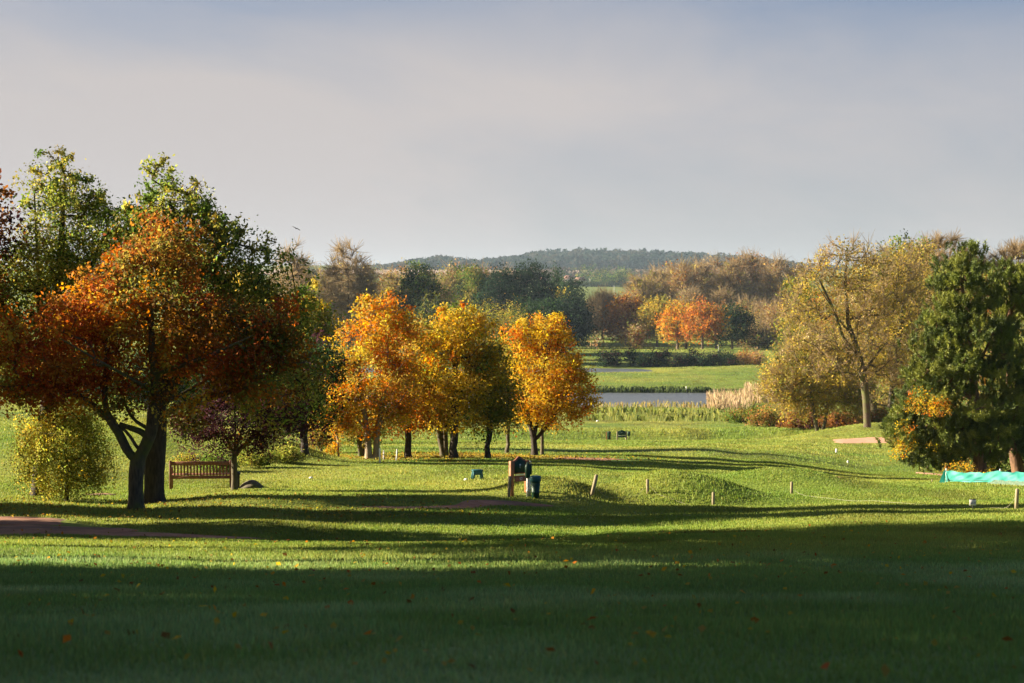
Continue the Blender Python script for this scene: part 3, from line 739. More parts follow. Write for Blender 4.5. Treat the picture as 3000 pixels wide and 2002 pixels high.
make_tree('field_maple', 'darker olive maple with straight dark trunk right of the yellow maple', 'tree', 1428, 89,
  [(1440,1080,70,90),(1450,1170,75,75),(1430,1220,70,45)], {'olive': 4, 'goldol': 3, 'green': 2, 'yellow': 1.5}, nclump=180, nleaf=66, leaf=.125, rb=.12, seed=25, clear=1.4, mat_bark=M_barkd)
make_tree('field_maple', 'slim maple with thin pale trunk between the olive maple and the fiery orange one', 'tree', 1487, 98,
  [(1480,1090,50,80),(1490,1180,50,60),(1470,1220,45,40)], {'olive': 4, 'goldol': 3, 'brown': 1}, nclump=110, nleaf=60, leaf=.13, rb=.09, seed=26, clear=2.0, mat_bark=M_bark)
make_tree('field_maple', 'fiery orange maple with wide forked base at the right end of the bright row', 'tree', 1566, 93,
  [(1600,985,65,60),(1540,1020,60,60),(1650,1030,60,60),(1600,1080,120,75),(1560,1160,95,80),(1660,1140,90,80),(1610,1210,110,50),(1705,1180,55,45),(1510,990,40,40)],
  {'orange': 5, 'yellow': 7, 'goldol': 2}, nclump=430, nleaf=66, leaf=.11, rb=.13, seed=27, spread=.22, clear=1.0,
  limbs=[([(1566,1333),(1566,1300),(1560,1265),(1548,1225),(1530,1160),(1520,1080)], .15, .04), ([(1564,1290),(1574,1230),(1585,1150),(1600,1040)], .09, .035), ([(1566,1292),(1592,1262),(1622,1225),(1650,1160),(1680,1100)], .075, .03), ([(1562,1275),(1545,1240),(1520,1210),(1495,1170)], .05, .02)], mat_bark=M_barkd, shoots=22, sh=.4)
make_tree('field_maple', 'thin maple close behind the fiery orange one at the right end of the row', 'tree', 1590, 97,
  [(1590,1130,50,60),(1590,1200,50,40)], {'olive': 4, 'goldol': 3}, nclump=70, nleaf=60, leaf=.125, rb=.08, seed=28, clear=1.6, mat_bark=M_bark)
make_tree('sapling', 'small sapling with orange yellow leaves left of the pale double trunk', 'sapling', 992, 85,
  [(985,1215,60,45),(960,1190,50,40),(1010,1250,40,25)], {'orange': 3, 'yellow': 4, 'goldol': 2}, nclump=95, nleaf=52, leaf=.10, rb=.05, seed=29, clear=1.1, spread=.18, mat_bark=M_barkp)
make_tree('sapling', 'bushy forked small tree with green brown leaves close left of the pale double trunk', 'small tree', 1053, 89,
  [(1050,1240,50,45),(1020,1270,45,30),(1075,1265,40,30)], {'olive': 4, 'green': 2, 'goldol': 2}, nclump=80, nleaf=52, leaf=.10, rb=.10, seed=30, stems=2, clear=.8, spread=.2)
make_tree('shrub', 'low orange leaved shrub at the foot of the sapling', 'shrub', 978, 85, [(976,1318,13,22)], {'orange': 4, 'yellow': 3}, nclump=16, nleaf=40, leaf=.07, rb=.015, seed=31, spread=.09, clear=.05)
make_tree('shrub', 'brownish olive shrub behind the grassy hummock left of the saplings', 'shrub', 950, 96, [(950,1230,50,60),(935,1280,40,30)], {'olive': 4, 'goldol': 2, 'brown': 2}, nclump=90, nleaf=60, leaf=.11, rb=.06, seed=32, stems=3, clear=.4)
make_tree('dense_tree', 'mixed green and yellow tree filling the gap left of the broad orange maple', 'tree', 905, 108,
  [(900,960,75,100),(930,1040,60,120),(860,1050,80,120),(900,1160,90,80)], {'green': 4, 'olive': 3, 'goldol': 3, 'yellow': 1}, nclump=260, nleaf=80, leaf=.16, rb=.15, seed=33, shoots=15, clear=1.5)

# --- right side: pines, bare willow
make_pine('large dark green pine with reddish trunk behind the teal netting', 2872, 95,
  [(2828,770,40,60),(2780,820,50,60),(2810,850,90,95),(2800,950,90,90),(2860,1000,140,120),(2750,1120,95,90),(2860,1160,160,120),(2680,1250,80,80),(2790,1290,150,70),(2900,1290,110,80),(2740,1350,100,35),(2690,1190,55,60,1.2),(2665,1290,45,45,.8),(2735,1040,70,70)],
  [([(2872,1412),(2870,1340),(2860,1200),(2845,1050),(2825,900),(2812,770)], .30, .05), ([(2866,1280),(2780,1230),(2700,1210)], .08, .03), ([(2860,1180),(2790,1100),(2720,1060)], .08, .03), ([(2852,1100),(2900,1000),(2930,920)], .08, .03)], .3, 430, 41)
make_pine('second pine with leaning trunk at the right edge of the picture', 2978, 97,
  [(2960,850,90,90),(3060,860,120,120),(3000,1000,120,110),(3080,1150,150,140),(2990,1200,80,90),(3100,1300,150,80)],
  [([(2988,1412),(2975,1340),(2962,1240),(2960,1050),(2960,860),(2962,770)], .28, .05), ([(2970,1280),(3050,1200),(3120,1150)], .08, .03), ([(2962,1100),(3040,1020),(3110,980)], .08, .03)], .28, 340, 42)
make_tree('shrub', 'orange and yellow leaved thicket growing out of the left flank of the pine', 'shrub', 2700, 94.5,
  [(2685,1180,48,38,-.9),(2650,1280,30,45,-.3),(2735,1190,40,25,-1.2),(2625,1330,18,22,-.2),(2720,1300,20,10,-1.0),(2790,1370,60,22,-1.5),(2860,1385,40,14,-1.8)], {'orange': 3, 'yellow': 3, 'goldol': 2, 'rust': 1}, nclump=105, nleaf=30, leaf=.085, rb=.014, rt=.004, seed=43, clear=.2, spread=.16, stems=3, thin=.012)
make_tree('willow_tree', 'tall half bare tree with crooked pale trunk standing alone on the right bank', 'tree', 2541, 165,
  [(2480,770,120,70),(2400,860,110,90),(2560,830,140,100),(2420,960,110,80),(2600,960,130,90),(2480,1060,150,60),(2640,1080,90,70),(2330,960,50,80)],
  {'straw': 4, 'goldol': 4, 'twig': 1.5, 'olive': 1}, nclump=380, nleaf=38, leaf=.17, rb=.30, rt=.025, seed=51, spread=.55, clear=4, step=.8,
  limbs=[([(2541,1252),(2538,1180),(2530,1110),(2518,1040),(2500,990),(2485,950),(2480,880),(2475,820),(2482,740)], .30, .06),
         ([(2520,1050),(2470,990),(2440,900),(2400,820),(2370,780)], .13, .04), ([(2498,985),(2460,940),(2430,890),(2390,830)], .09, .03),
         ([(2530,1110),(2480,1090),(2440,1095)], .07, .03), ([(2532,1090),(2560,1050),(2600,1000)], .08, .03)],
  mat_bark=M_bark, twigs=5000, thin=.02)
RW = 'brown leaved willows crowding behind the lone tree'
make_tree('willow_tree', 'spreading olive gold willow low on the bank left of the lone pale trunk', 'tree', 2400, 185,
  [(2380,1040,110,70),(2360,1110,120,70),(2300,1130,80,60),(2450,1140,110,60),(2420,1060,110,60),(2340,1190,90,30),(2470,1190,90,35)], {'goldol': 6, 'straw': 2, 'olive': 3}, nclump=560, nleaf=52, leaf=.2, rb=.12, rt=.02, seed=52, spread=.6, clear=1, stems=3, splay=1.2, step=.9, twigs=5000, thin=.03)
make_tree('willow_tree', 'golden brown willow right behind the lone pale trunk', 'tree', 2590, 195,
  [(2600,900,130,110),(2560,1010,130,110),(2660,1000,110,120),(2600,1130,140,80),(2620,800,90,80)], {'goldol': 6, 'straw': 3, 'olive': 4}, nclump=560, nleaf=44, leaf=.2, rb=.3, rt=.02, seed=53, spread=.65, clear=2, stems=2, splay=1.5, step=.9, twigs=5000, thin=.03)
make_tree('willow_tree', 'tall brown willow with sparse top rising left of the pines', 'tree', 2700, 205,
  [(2690,800,110,90),(2730,930,120,120),(2700,1080,110,130),(2650,1190,110,50)], {'straw': 3, 'goldol': 3, 'olive': 4, 'brown': 1}, nclump=460, nleaf=42, leaf=.2, rb=.3, rt=.02, seed=54, spread=.65, clear=2, step=.9, twigs=3500, thin=.03)
make_tree('tall_tree', 'dark green treetop showing above the brown willows', 'tree', 2640, 250,
  [(2640,745,65,45),(2600,800,60,60),(2680,800,80,70),(2650,900,90,100)], {'green': 4, 'dark': 3, 'olive': 2}, nclump=200, nleaf=50, leaf=.3, rb=.35, rt=.03, seed=55, spread=.7, clear=6, step=1.2, mat_bark=M_farbark, thin=.06)
make_tree('bare_tree', 'pale nearly bare tree above the willows left of the pine top', 'tree', 2760, 260,
  [(2760,770,90,75),(2740,860,90,90)], {'twig': 6, 'straw': 2}, nclump=170, nleaf=12, leaf=.22, rb=.35, rt=.03, seed=56, spread=.8, clear=8, step=1.2, mat_bark=M_farbark, twigs=9000, thin=.05)
make_tree('bare_tree', 'pale nearly bare tree behind the pine tops at the right edge', 'tree', 2960, 260,
  [(2990,790,90,80),(2900,800,70,70),(2950,860,110,90)], {'twig': 6, 'straw': 3}, nclump=190, nleaf=14, leaf=.22, rb=.35, rt=.03, seed=57, spread=.8, clear=8, step=1.2, mat_bark=M_farbark, twigs=9000, thin=.05)
make_tree('tall_tree', 'yellow green tree on the far left flank of the willow thicket', 'tree', 2370, 240,
  [(2350,860,60,60),(2360,940,70,80),(2340,1020,60,70),(2420,960,60,100)], {'olive': 3, 'green': 3, 'goldol': 3}, nclump=240, nleaf=50, leaf=.26, rb=.3, rt=.03, seed=58, spread=.7, clear=3, step=1.2, mat_bark=M_farbark, thin=.05)
make_tree('tall_tree', 'rusty brown leafy tree deep between the willow and the pine', 'tree', 2560, 235,
  [(2480,900,100,110),(2560,900,90,130),(2520,1040,150,110)], {'rust': 2, 'straw': 4, 'brown': 2}, nclump=280, nleaf=46, leaf=.26, rb=.3, rt=.03, seed=59, spread=.8, clear=3, step=1.2, mat_bark=M_farbark, thin=.05)
make_tree('tall_tree', 'brown leafy tree filling the gap behind the two pines', 'tree', 2880, 215,
  [(2850,900,120,120),(2900,1050,130,130),(2850,1190,120,60)], {'straw': 3, 'brown': 3, 'olive': 3}, nclump=330, nleaf=44, leaf=.24, rb=.3, rt=.03, seed=71, spread=.75, clear=1, step=1.2, mat_bark=M_farbark, thin=.05)
make_tree('tall_tree', 'olive tree behind the leaning pine at the right edge', 'tree', 3010, 215,
  [(3000,920,110,120),(3030,1080,130,130),(3000,1200,120,60)], {'straw': 3, 'dark': 2, 'olive': 3}, nclump=330, nleaf=44, leaf=.24, rb=.3, rt=.03, seed=72, spread=.75, clear=1, step=1.2, mat_bark=M_farbark, thin=.05)
make_tree('shrub', 'dark green undergrowth between the pine trunks', 'shrub', 2930, 108,
  [(2850,1350,90,30),(2960,1340,110,45),(3040,1340,80,50)], {'dark': 3, 'green': 3, 'olive': 3}, nclump=150, nleaf=60, leaf=.13, rb=.06, seed=73, spread=.3, clear=.3, stems=3, splay=1.5)
# brambles and reddish undergrowth along the foot of the willows
for i, (px, D, w, h, pal, lab) in enumerate([
  (2190,215,60,38,{'olive':3,'green':3,'rust':1},'rounded green bramble bush at the left end of the willow thicket'),
  (2270,200,70,46,{'olive':3,'rust':2,'purple':.6},'dark mixed bramble bush second from the left below the willows'),
  (2370,192,80,34,{'rust':3,'purple':1.5,'brown':3},'low reddish brown bramble patch below the golden willow'),
  (2470,190,70,34,{'brown':3,'purple':1,'rust':2},'low reddish brown bramble patch left of the lone trunk'),
  (2610,185,70,40,{'olive':3,'brown':2,'rust':1},'olive brown bramble bush right of the lone trunk')]):
    yb = 860+F*(-Hs((px-1500)*D/F, D))/D
    make_tree('bramble_bush', lab, 'bush', px, D, [(px, yb-h*.45, w, h*.6)], pal, nclump=90, nleaf=60, leaf=.2, rb=.05, seed=61+i, spread=.45, clear=.2, step=.8, stems=3, thin=.02, depth=.8)
# --- trees beyond the lakes (each its own tree)
def far_tree(name, label, px, D, top, rx, pal, seed, group=None, n=110, nl=46, leaf=None, clearpx=12, shape='round', tw=0, rb=.35, lowpx=None, pale=False, shell=.5):
    base = 860+F*(-Hs((px-1500)*D/F, D))/D
    low = base-clearpx if lowpx is None else lowpx
    h = low-top; r = np.random.default_rng(seed)
    if shape == 'round':
        bl = [(px, top+h*.55, rx, h*.45), (px-rx*.45, top+h*.62, rx*.55, h*.34), (px+rx*.45, top+h*.55, rx*.55, h*.36), (px+rx*.1*r.normal(), top+h*.25, rx*.6, h*.25)]
    elif shape == 'cone':
        bl = [(px, top+h*.18, rx*.4, h*.2), (px, top+h*.45, rx*.75, h*.28), (px, top+h*.75, rx, h*.25)]
    else:   # tall poplar-like, upright
        bl = [(px, top+h*.3, rx*.7, h*.32), (px-rx*.3, top+h*.55, rx*.6, h*.35), (px+rx*.3, top+h*.6, rx*.6, h*.35), (px, top+h*.8, rx*.8, h*.2)]
    return make_tree(name, label, 'tree', px, D, bl, pal, nclump=n, nleaf=nl, leaf=leaf or D*.00095, rb=rb, rt=.05, seed=seed, spread=D*.0021,
                     clear=max(.6, clearpx*D/F*.9), step=D*.006, mat_bark=M_barkp if pale else M_farbark, twigs=tw, thin=.05, group=group, shell=shell, depth=.9)
SP = 'solitary autumn trees beyond the lake'
far_tree('beech_tree', 'round russet brown tree at the left of the group beyond the lake', 1835, 590, 862, 62, {'rust':5,'brown':3,'orange':1}, 101, clearpx=6, n=170)
far_tree('maple_tree', 'yellow green tree between the russet tree and the orange ones beyond the lake', 1925, 572, 868, 46, {'goldol':4,'olive':4,'yellow':1.5}, 102, n=140, clearpx=20)
far_tree('maple_tree', 'bright orange round tree beyond the lake', 1985, 545, 886, 50, {'orange':5,'goldol':3,'redor':1,'olive':1}, 103, n=150, clearpx=26)
far_tree('maple_tree', 'red orange round tree right of centre in the group beyond the lake', 2058, 530, 878, 55, {'rust':4,'redor':3,'orange':3,'olive':2}, 104, n=170, clearpx=30)
far_tree('maple_tree', 'dark green olive round tree at the right end of the group beyond the lake', 2145, 538, 898, 58, {'dark':4,'vdark':3,'olive':1}, 105, n=180, clearpx=18)
far_tree('maple_tree', 'narrow half hidden tree between the red orange and the dark round trees', 2098, 550, 900, 30, {'olive':3,'orange':2,'rust':2}, 106, n=80, clearpx=30)
far_tree('maple_tree', 'narrow orange green tree between the bright orange and red orange trees', 2010, 552, 900, 32, {'olive':3,'goldol':3,'orange':1}, 107, n=80, clearpx=30)
far_tree('bush', 'pointed brown bush standing in front of the russet tree beyond the lake', 1862, 552, 960, 20, {'brown':3,'olive':3,'twig':2}, 108, n=50, clearpx=2, shape='cone', rb=.15)
far_tree('sapling', 'tiny thin sapling on the far lawn left of the autumn group', 1749, 545, 985, 11, {'twig':3,'brown':2}, 109, n=14, nl=10, clearpx=12, rb=.1, shape='tall')
far_tree('bare_tree', 'pinkish brown nearly bare tree beside the dark evergreens', 1765, 640, 862, 45, {'twig':5,'rust':2}, 110, n=120, nl=20, tw=5000, clearpx=8)
far_tree('bare_tree', 'low pinkish brown twiggy tree left of the russet tree', 1800, 660, 880, 45, {'twig':4,'rust':3,'brown':1}, 111, n=120, nl=24, tw=3000, clearpx=6)
G1 = 'mixed brown trees of the wood right of the far lawn'
L1 = 'one of the tall brown autumn trees massed in the wood right of the far lawn'
for i, (px, top, rx, pal) in enumerate([(1880,812,50,{'goldol':3,'olive':4,'straw':2}),(1925,800,55,{'olive':4,'goldol':3}),(1965,790,40,{'straw':3,'brown':2,'goldol':2}),
    (2005,770,45,{'rust':3,'straw':3,'brown':2}),(2050,780,45,{'straw':3,'olive':2,'twig':2}),(2095,762,50,{'rust':3,'straw':2,'twig':3}),(2140,774,45,{'straw':3,'brown':2,'olive':2}),
    (2185,752,55,{'rust':4,'straw':3,'twig':2}),(2235,765,50,{'rust':3,'brown':3,'twig':2}),(2285,772,50,{'rust':3,'straw':3,'twig':3}),(2330,790,45,{'straw':3,'rust':2,'twig':2})]):
    far_tree('wood_tree', L1, px, 700+25*(i % 3), top, rx, pal, 120+i, group=G1, n=150, nl=34, tw=2500, clearpx=20, shape='tall' if i % 2 else 'round', pale=(i % 3 == 0))
for i, (px, D, top, rx, pal) in enumerate([(2190,620,880,45,{'straw':3,'olive':3,'brown':2}),(2240,600,900,50,{'olive':3,'straw':3,'rust':1}),(2290,590,880,50,{'rust':2,'straw':3,'brown':1}),(2110,640,860,50,{'straw':3,'olive':2,'twig':3}),(2215,560,960,45,{'dark':2,'olive':3,'brown':1}),(2020,640,850,45,{'straw':3,'twig':3,'olive':1}),(2320,540,930,40,{'straw':3,'olive':2,'rust':2})]):
    far_tree('wood_tree', 'one of the lower straw brown trees at the front of the right wood', px, D, top, rx, pal, 150+i, group='lower trees at the edge of the right wood', n=130, nl=36, tw=1500, clearpx=6)
for i, (px, D, top) in enumerate([(1530,436,885),(1590,452,880),(1560,470,875),(1625,440,905)]):  # added trees whose shadows darken the far lake bank
    far_tree('bank_shade_tree', 'one of the dark trees on the far lake bank added behind the fiery orange maple to shade the bank', px, D, top, 45, {'vdark':3,'dark':4}, 190+i, group='dark trees on the far lake bank', n=150, nl=40, clearpx=3)
# dark evergreens beyond the middle row
far_tree('evergreen_tree', 'largest dark round evergreen of the clump left of the far lawn', 1545, 590, 770, 88, {'vdark':6,'dark':2}, 171, n=300, nl=85, clearpx=4)
far_tree('evergreen_tree', 'narrow pointed evergreen at the right of the dark clump', 1630, 640, 780, 34, {'vdark':3,'dark':4}, 172, n=110, clearpx=4, shape='cone')
far_tree('evergreen_tree', 'dark flat topped tree stepping down at the right side of the dark clump', 1672, 630, 812, 46, {'vdark':4,'dark':3}, 173, n=140, clearpx=4)
far_tree('round_tree', 'dark green round tree at the right end of the dark clump above the lawn', 1672, 575, 858, 55, {'vdark':5,'dark':2}, 174, n=220, nl=85, clearpx=2)
far_tree('round_tree', 'small yellow green treetop within the dark clump', 1640, 600, 846, 28, {'lime':4,'goldol':3,'green':2}, 175, n=60, clearpx=60)
far_tree('evergreen_tree', 'dark evergreen at the left of the dark clump', 1460, 590, 785, 68, {'vdark':4,'dark':3}, 176, n=220, nl=85, clearpx=4)
far_tree('evergreen_tree', 'dark green tree low in the clump above the round willow', 1590, 560, 880, 80, {'vdark':7}, 177, n=220, nl=85, clearpx=4)
far_tree('evergreen_tree', 'second olive green tree left of the dark clump', 1385, 600, 778, 70, {'olive':3,'green':1,'dark':4}, 178, n=230, nl=85, clearpx=4)
far_tree('evergreen_tree', 'olive brown tree above the yellow willow left of the dark clump', 1325, 610, 782, 60, {'olive':4,'dark':2,'brown':1}, 179, n=180, nl=85, clearpx=4)
far_tree('oak_tree', 'tall green tree with pointed dark crown right of the wispy bare one', 1225, 480, 762, 66, {'green':2,'olive':2,'dark':5}, 180, n=240, nl=85, clearpx=4)
far_tree('oak_tree', 'lower olive green tree behind the gap between the orange and yellow maples', 1260, 440, 860, 60, {'olive':3,'dark':4}, 187, n=170, nl=38, clearpx=4)
make_tree('willow_tree', 'domed golden olive willow between the yellow maple and the dark clump', 'tree', 1420, 330,
  [(1420,925,112,48),(1350,940,60,50),(1490,935,60,50),(1420,980,110,60)], {'goldol':5,'lime':2,'olive':2}, nclump=320, nleaf=44, leaf=.26, rb=.4, rt=.04, seed=181, spread=.6, droop=1.0, clear=3, step=1.5, mat_bark=M_farbark, thin=.05, flat=1.0, aspect=.4)
far_tree('bare_tree', 'wispy nearly bare tree with fan shaped top above the far wood left of centre', 1020, 480, 716, 75, {'twig':5,'straw':2}, 182, n=200, nl=8, tw=5500, clearpx=60, shape='round', shell=.2, rb=.25)
far_tree('bare_tree', 'pale wispy bare treetop just right of the green leafy tree', 850, 480, 712, 55, {'twig':5,'straw':2}, 183, n=110, nl=8, tw=3500, clearpx=60)
G2 = 'brown olive trees of the wood behind the middle row'
L2 = 'one of the brown olive trees massed in the wood behind the middle row of maples'
for i, (px, top, rx, pal) in enumerate([(820,790,55,{'straw':1.5,'green':1.5,'olive':3,'twig':1}),(880,775,50,{'goldol':3,'olive':3,'straw':2}),(930,790,50,{'olive':4,'goldol':3}),(975,800,45,{'straw':1.5,'green':1.5,'olive':3,'brown':1}),(1030,805,50,{'olive':3,'brown':2,'straw':1.5,'green':1.5}),(1085,785,50,{'straw':1.5,'green':1.5,'olive':3,'goldol':2}),(1135,790,45,{'goldol':3,'olive':3,'brown':2}),(1165,800,45,{'goldol':2,'straw':1.5,'green':1.5,'olive':2}),(1290,800,45,{'straw':1.5,'green':1.5,'olive':3}),(740,790,50,{'olive':3,'straw':2}),(650,800,60,{'olive':3,'goldol':2})]):
    far_tree('wood_tree', L2, px, 500+20*(i % 3), top, rx, pal, 200+i, group=G2, n=160, nl=34, tw=1200, clearpx=6)
for i, (px, top, rx, pal) in enumerate([(1180,776,45,{'rust':3,'straw':3,'twig':2}),(1310,770,60,{'rust':3,'straw':3,'twig':2}),(1390,772,60,{'rust':3,'twig':4}),(1470,790,60,{'rust':3,'twig':4}),(900,765,40,{'dark':4}),(870,768,30,{'dark':4})]):
    far_tree('wood_tree', 'one of the hazy brown treetops further back behind the left wood', px, 900, top, rx, pal, 220+i, group='hazy treetops behind the left wood', n=110, nl=34, tw=600, clearpx=6)
# trees on the left behind the big maple, partly seen under its crown
for i, (px, D, top, rx, pal, lab) in enumerate([
   (430,135,1040,120,{'dark':4,'olive':2},'dark tree seen under the maple crown at the top of the left bank'),
   (620,140,1000,120,{'dark':3,'green':2,'olive':2},'dark green tree on the left bank behind the plum tree'),
   (250,140,1010,130,{'dark':3,'green':3},'green tree on the left bank behind the weeping tree'),
   (40,150,980,140,{'green':3,'olive':3},'green tree at the left edge behind the birch'),
   (790,150,960,110,{'olive':3,'dark':3,'goldol':1},'olive tree at the right end of the left bank')]):
    far_tree('bank_tree', lab, px, D, top, rx, pal, 240+i, n=220, nl=60, leaf=.2, clearpx=22, rb=.2)
hb = []
# rough scrub at the foot of the left bank behind the bench
for i, (px, D, w, h, pal, lab) in enumerate([
   (640,73,55,50,{'green':5,'lime':1},'bright green fern like clump right behind the bench'),
   (745,75,60,52,{'olive':3,'lime':2,'green':3},'weedy olive clump behind the boulder'),
   (830,79,60,44,{'olive':3,'lime':2,'green':2},'weedy clump on the hummock under the dark tree'),
   (560,76,50,26,{'goldol':3,'lime':2,'green':2},'low yellowish weeds on the bank behind the bench')]):
    yb = 860+F*(-Hs((px-1500)*D/F, D))/D
    make_tree('weed_clump', lab, 'weeds', px, D, [(px, yb-h*.4, w, h*.55)], pal, nclump=90, nleaf=60, leaf=.07, rb=.012, rt=.004, seed=261+i, spread=.14, clear=.03, step=.2, stems=3, splay=.5, depth=1.2)

# --- reeds (stuff), uncountable stems
def reeds(name, label, boxes, cols, seed, hgt, wid, dens):
    r = np.random.default_rng(seed); V = []; C = []
    for (px0, px1, D0, D1) in boxes:
        n = int(dens*(px1-px0)*D0/F*(D1-D0)); y = r.uniform(D0, D1, n); x = (r.uniform(px0, px1, n)-1500)*y/F
        k = fbm(x*.3, y*.3, seed) > .36; x = x[k]; y = y[k]; n = len(x)
        z = np.maximum(H(x, y), -16.1); h = hgt*r.uniform(.5, 1.15, n)*(.6+.8*fbm(x*.25, y*.2, seed+3)); a = r.uniform(0, 6.28, n); w = wid*r.uniform(.6, 1.4, n)
        tl = r.normal(size=(n, 2))*.16*h[:, None]
        v = np.empty((n, 4, 3)); dx = np.cos(a)*w; dy = np.sin(a)*w
        v[:, 0] = np.stack([x-dx*.5, y-dy*.5, z], -1); v[:, 1] = np.stack([x+dx*.5, y+dy*.5, z], -1)
        v[:, 2] = np.stack([x+tl[:, 0]+dx, y+tl[:, 1]+dy, z+h*.85], -1); v[:, 3] = np.stack([x+tl[:, 0]*1.1-dx*.1, y+tl[:, 1], z+h], -1)
        V.append(v.reshape(-1, 3)); cc = np.array(cols)[r.integers(0, len(cols), n)]*np.exp(r.normal(0, .2, (n, 1))); C.append(np.repeat(cc, 4, 0))
    V = np.concatenate(V); o = mk(name, V, np.arange(len(V)).reshape(-1, 4), M_leaf, col=np.concatenate(C))
    tag(o, label, 'reeds', kind='stuff'); return o
reeds('reeds', 'straw coloured reeds lining the near shore of the lake', [(1740,2090,263,270)], [(.40,.33,.12),(.30,.26,.09),(.17,.18,.06),(.36,.24,.08)], 5, .9, .08, 4)
reeds('reeds', 'tall pale pinkish reed bed at the right end of the lake', [(2075,2200,262,300),(2180,2270,285,310)], [(.50,.36,.22),(.42,.30,.18),(.36,.30,.15)], 6, 1.7, .11, 7)
reeds('reeds', 'dark green sedge along the far shore of the lake', [(1700,2080,320,323.5)], [(.06,.09,.03),(.09,.12,.04)], 7, .8, .2, 9)
reeds('rough_grass', 'rough tussocky grass in front of the lake', [(1640,2250,222,254)], [(.16,.18,.04),(.24,.24,.06),(.12,.15,.03)], 8, .7, .16, 1.6)
for i, px in enumerate([1770,1800,1850,1885,1915,1950,1985,2010,2035,2062,2088,2112,2140,2176,2205,2222]):
    D = 428+2*(i % 3); yb = 860+F*(-Hs((px-1500)*D/F, D))/D; h = 30+7*((i*7) % 3)+(8 if i < 3 else 0)
    pal = {'rust':3,'twig':3,'straw':1} if px > 2160 else {'vdark':6,'purple':1}
    lab = 'one of the dusky bushes standing along the far lake edge' if px <= 2160 else ('one of the pinkish bushes at the right end of the far lake edge')
    make_tree('shore_bush', lab, 'bush', px, D, [(px, yb-h*.5, 17, h*.55)], pal, nclump=36, nleaf=34, leaf=.35, rb=.08, rt=.03, seed=300+i, spread=.5, clear=.4, step=1.2, stems=2, thin=.04,
              group='dusky bushes along the far lake edge' if px <= 2160 else 'pinkish bushes at the right end of the far lake edge', mat_bark=M_farbark)

# --- far country: hedges, copse, houses, wooded ridge
def clump_mass(name, label, cat, cells, cols, leaf, seed, per=60):
    """tree crowns as leafy shells; cells: x,y,z(base),rx,h"""
    r = np.random.default_rng(seed); V = []; C = []
    for (x, y, z, rx, h) in cells:
        u = unit(r.normal(size=(per, 3))); rr = r.uniform(.7, 1.05, per)[:, None]
        p = np.array([x, y, z+h*.52])+u*rr*np.array([rx, rx, h*.5]); base = np.array(cols)[r.integers(0, len(cols))]*r.uniform(.8, 1.2)
        v, c = leaves(p, leaf, r, np.tile(base, (per, 1))*np.exp(r.normal(0, .15, (per, 1))), .3, .8); V.append(v); C.append(c)
    V = np.concatenate(V); o = mk(name, V, np.arange(len(V)).reshape(-1, 4), M_leaf, col=np.concatenate(C)); tag(o, label, cat, kind='stuff'); return o
r = np.random.default_rng(77)
cells = []
def ridge_top(px):
    return np.interp(px, [900,1150,1230,1300,1345,1400,1450,1520,1560,1620,1700,1800,2000,2060,2120,2200,2280,2340,2500], [800,775,762,751,760,768,757,750,742,735,733,735,738,742,748,753,765,775,790])
for k in range(1500):
    px = r.uniform(900, 2480); D = r.uniform(2980, 3350); gz = at(1500, 792, D)[2]-3
    t = (D-2980)/370; tp = at(px, ridge_top(px)+3*r.normal(), D)[2]; base = at(px, 793, 2980)[2]*(1-t)+(tp-20)*t-4
    h = (tp-base)*r.uniform(.8, 1.02) if t > .75 else (tp-base)*r.uniform(.5, .8) if t > .4 else r.uniform(16, 26)
    h = min(max(h, 12), 34); zb = min(base+t*6, tp-h)
    cells.append(((px-1500)*D/F, D, zb, r.uniform(8, 15), h))
clump_mass('wood', 'hazy blue green wood covering the distant ridge', 'wood', cells, [(.022,.040,.032),(.035,.052,.036),(.05,.05,.036),(.018,.034,.028)], 5.2, 78, per=70)  # distance haze put into the bluish leaf colours
# the rising ground the far wood stands on
hx, hy = np.meshgrid(np.linspace(-700, 800, 60), np.linspace(2950, 4200, 20)); I = np.arange(1200).reshape(20, 60)
hpx = 1500+F*hx/hy; hz = np.array([at(1500, 792, 2950)[2]])+(np.clip((hy-2950)/420, 0, 1))*(np.array([at(1500, v, 3350)[2] for v in ridge_top(hpx).ravel()]).reshape(hx.shape)-20-at(1500, 792, 2950)[2])
hz = np.where(hy > 3500, hz-(hy-3500)*.03, hz)-4
o = mk('hills', np.stack([hx.ravel(), hy.ravel(), hz.ravel()], -1), np.stack([I[:-1,:-1], I[:-1,1:], I[1:,1:], I[1:,:-1]], -1).reshape(-1, 4), M_ground, col=np.tile([.08,.10,.03], (1200, 1)), smooth=True); tag(o, kind='structure')
cells = []
for k in range(70):
    px = r.uniform(1560, 2080); D = r.uniform(2050, 2400); z = Hs((px-1500)*D/F, D); cells.append(((px-1500)*D/F, D, z-1, r.uniform(6, 11), r.uniform(7, 14)))
clump_mass('treetops', 'hazy mauve hedgerow trees around the village below the ridge', 'hedgerow', cells, [(.07,.06,.045),(.045,.055,.03),(.10,.075,.06)], 3.4, 79)
for i, (px, D, top, rx, lab) in enumerate([(1808,1830,801,34,'dark round tree at the end of the far hedge'),(1770,1840,812,20,'lower green tree left of the dark round one in the far hedge'),(1838,1850,815,14,'small tree at the right tip of the far hedge'),(1718,2000,788,16,'hazy conical tree above the village roofs'),(1828,2100,792,10,'thin hazy conical tree in front of the ploughed field'),(1752,1900,798,20,'hazy round tree beside the village roofs')]):
    far_tree('distant_tree', lab, px, D, top, rx, {'dark':4,'green':2,'olive':1}, 320+i, n=80, nl=30, leaf=1.3, clearpx=0, shape='cone' if rx < 17 else 'round')
V = MB(); cells = [((px-1500)*1820/F, 1820+2*math.sin(px), Hs((px-1500)*1820/F, 1820)-.3, 3.0, 5.2) for px in range(1664, 1800, 7)]
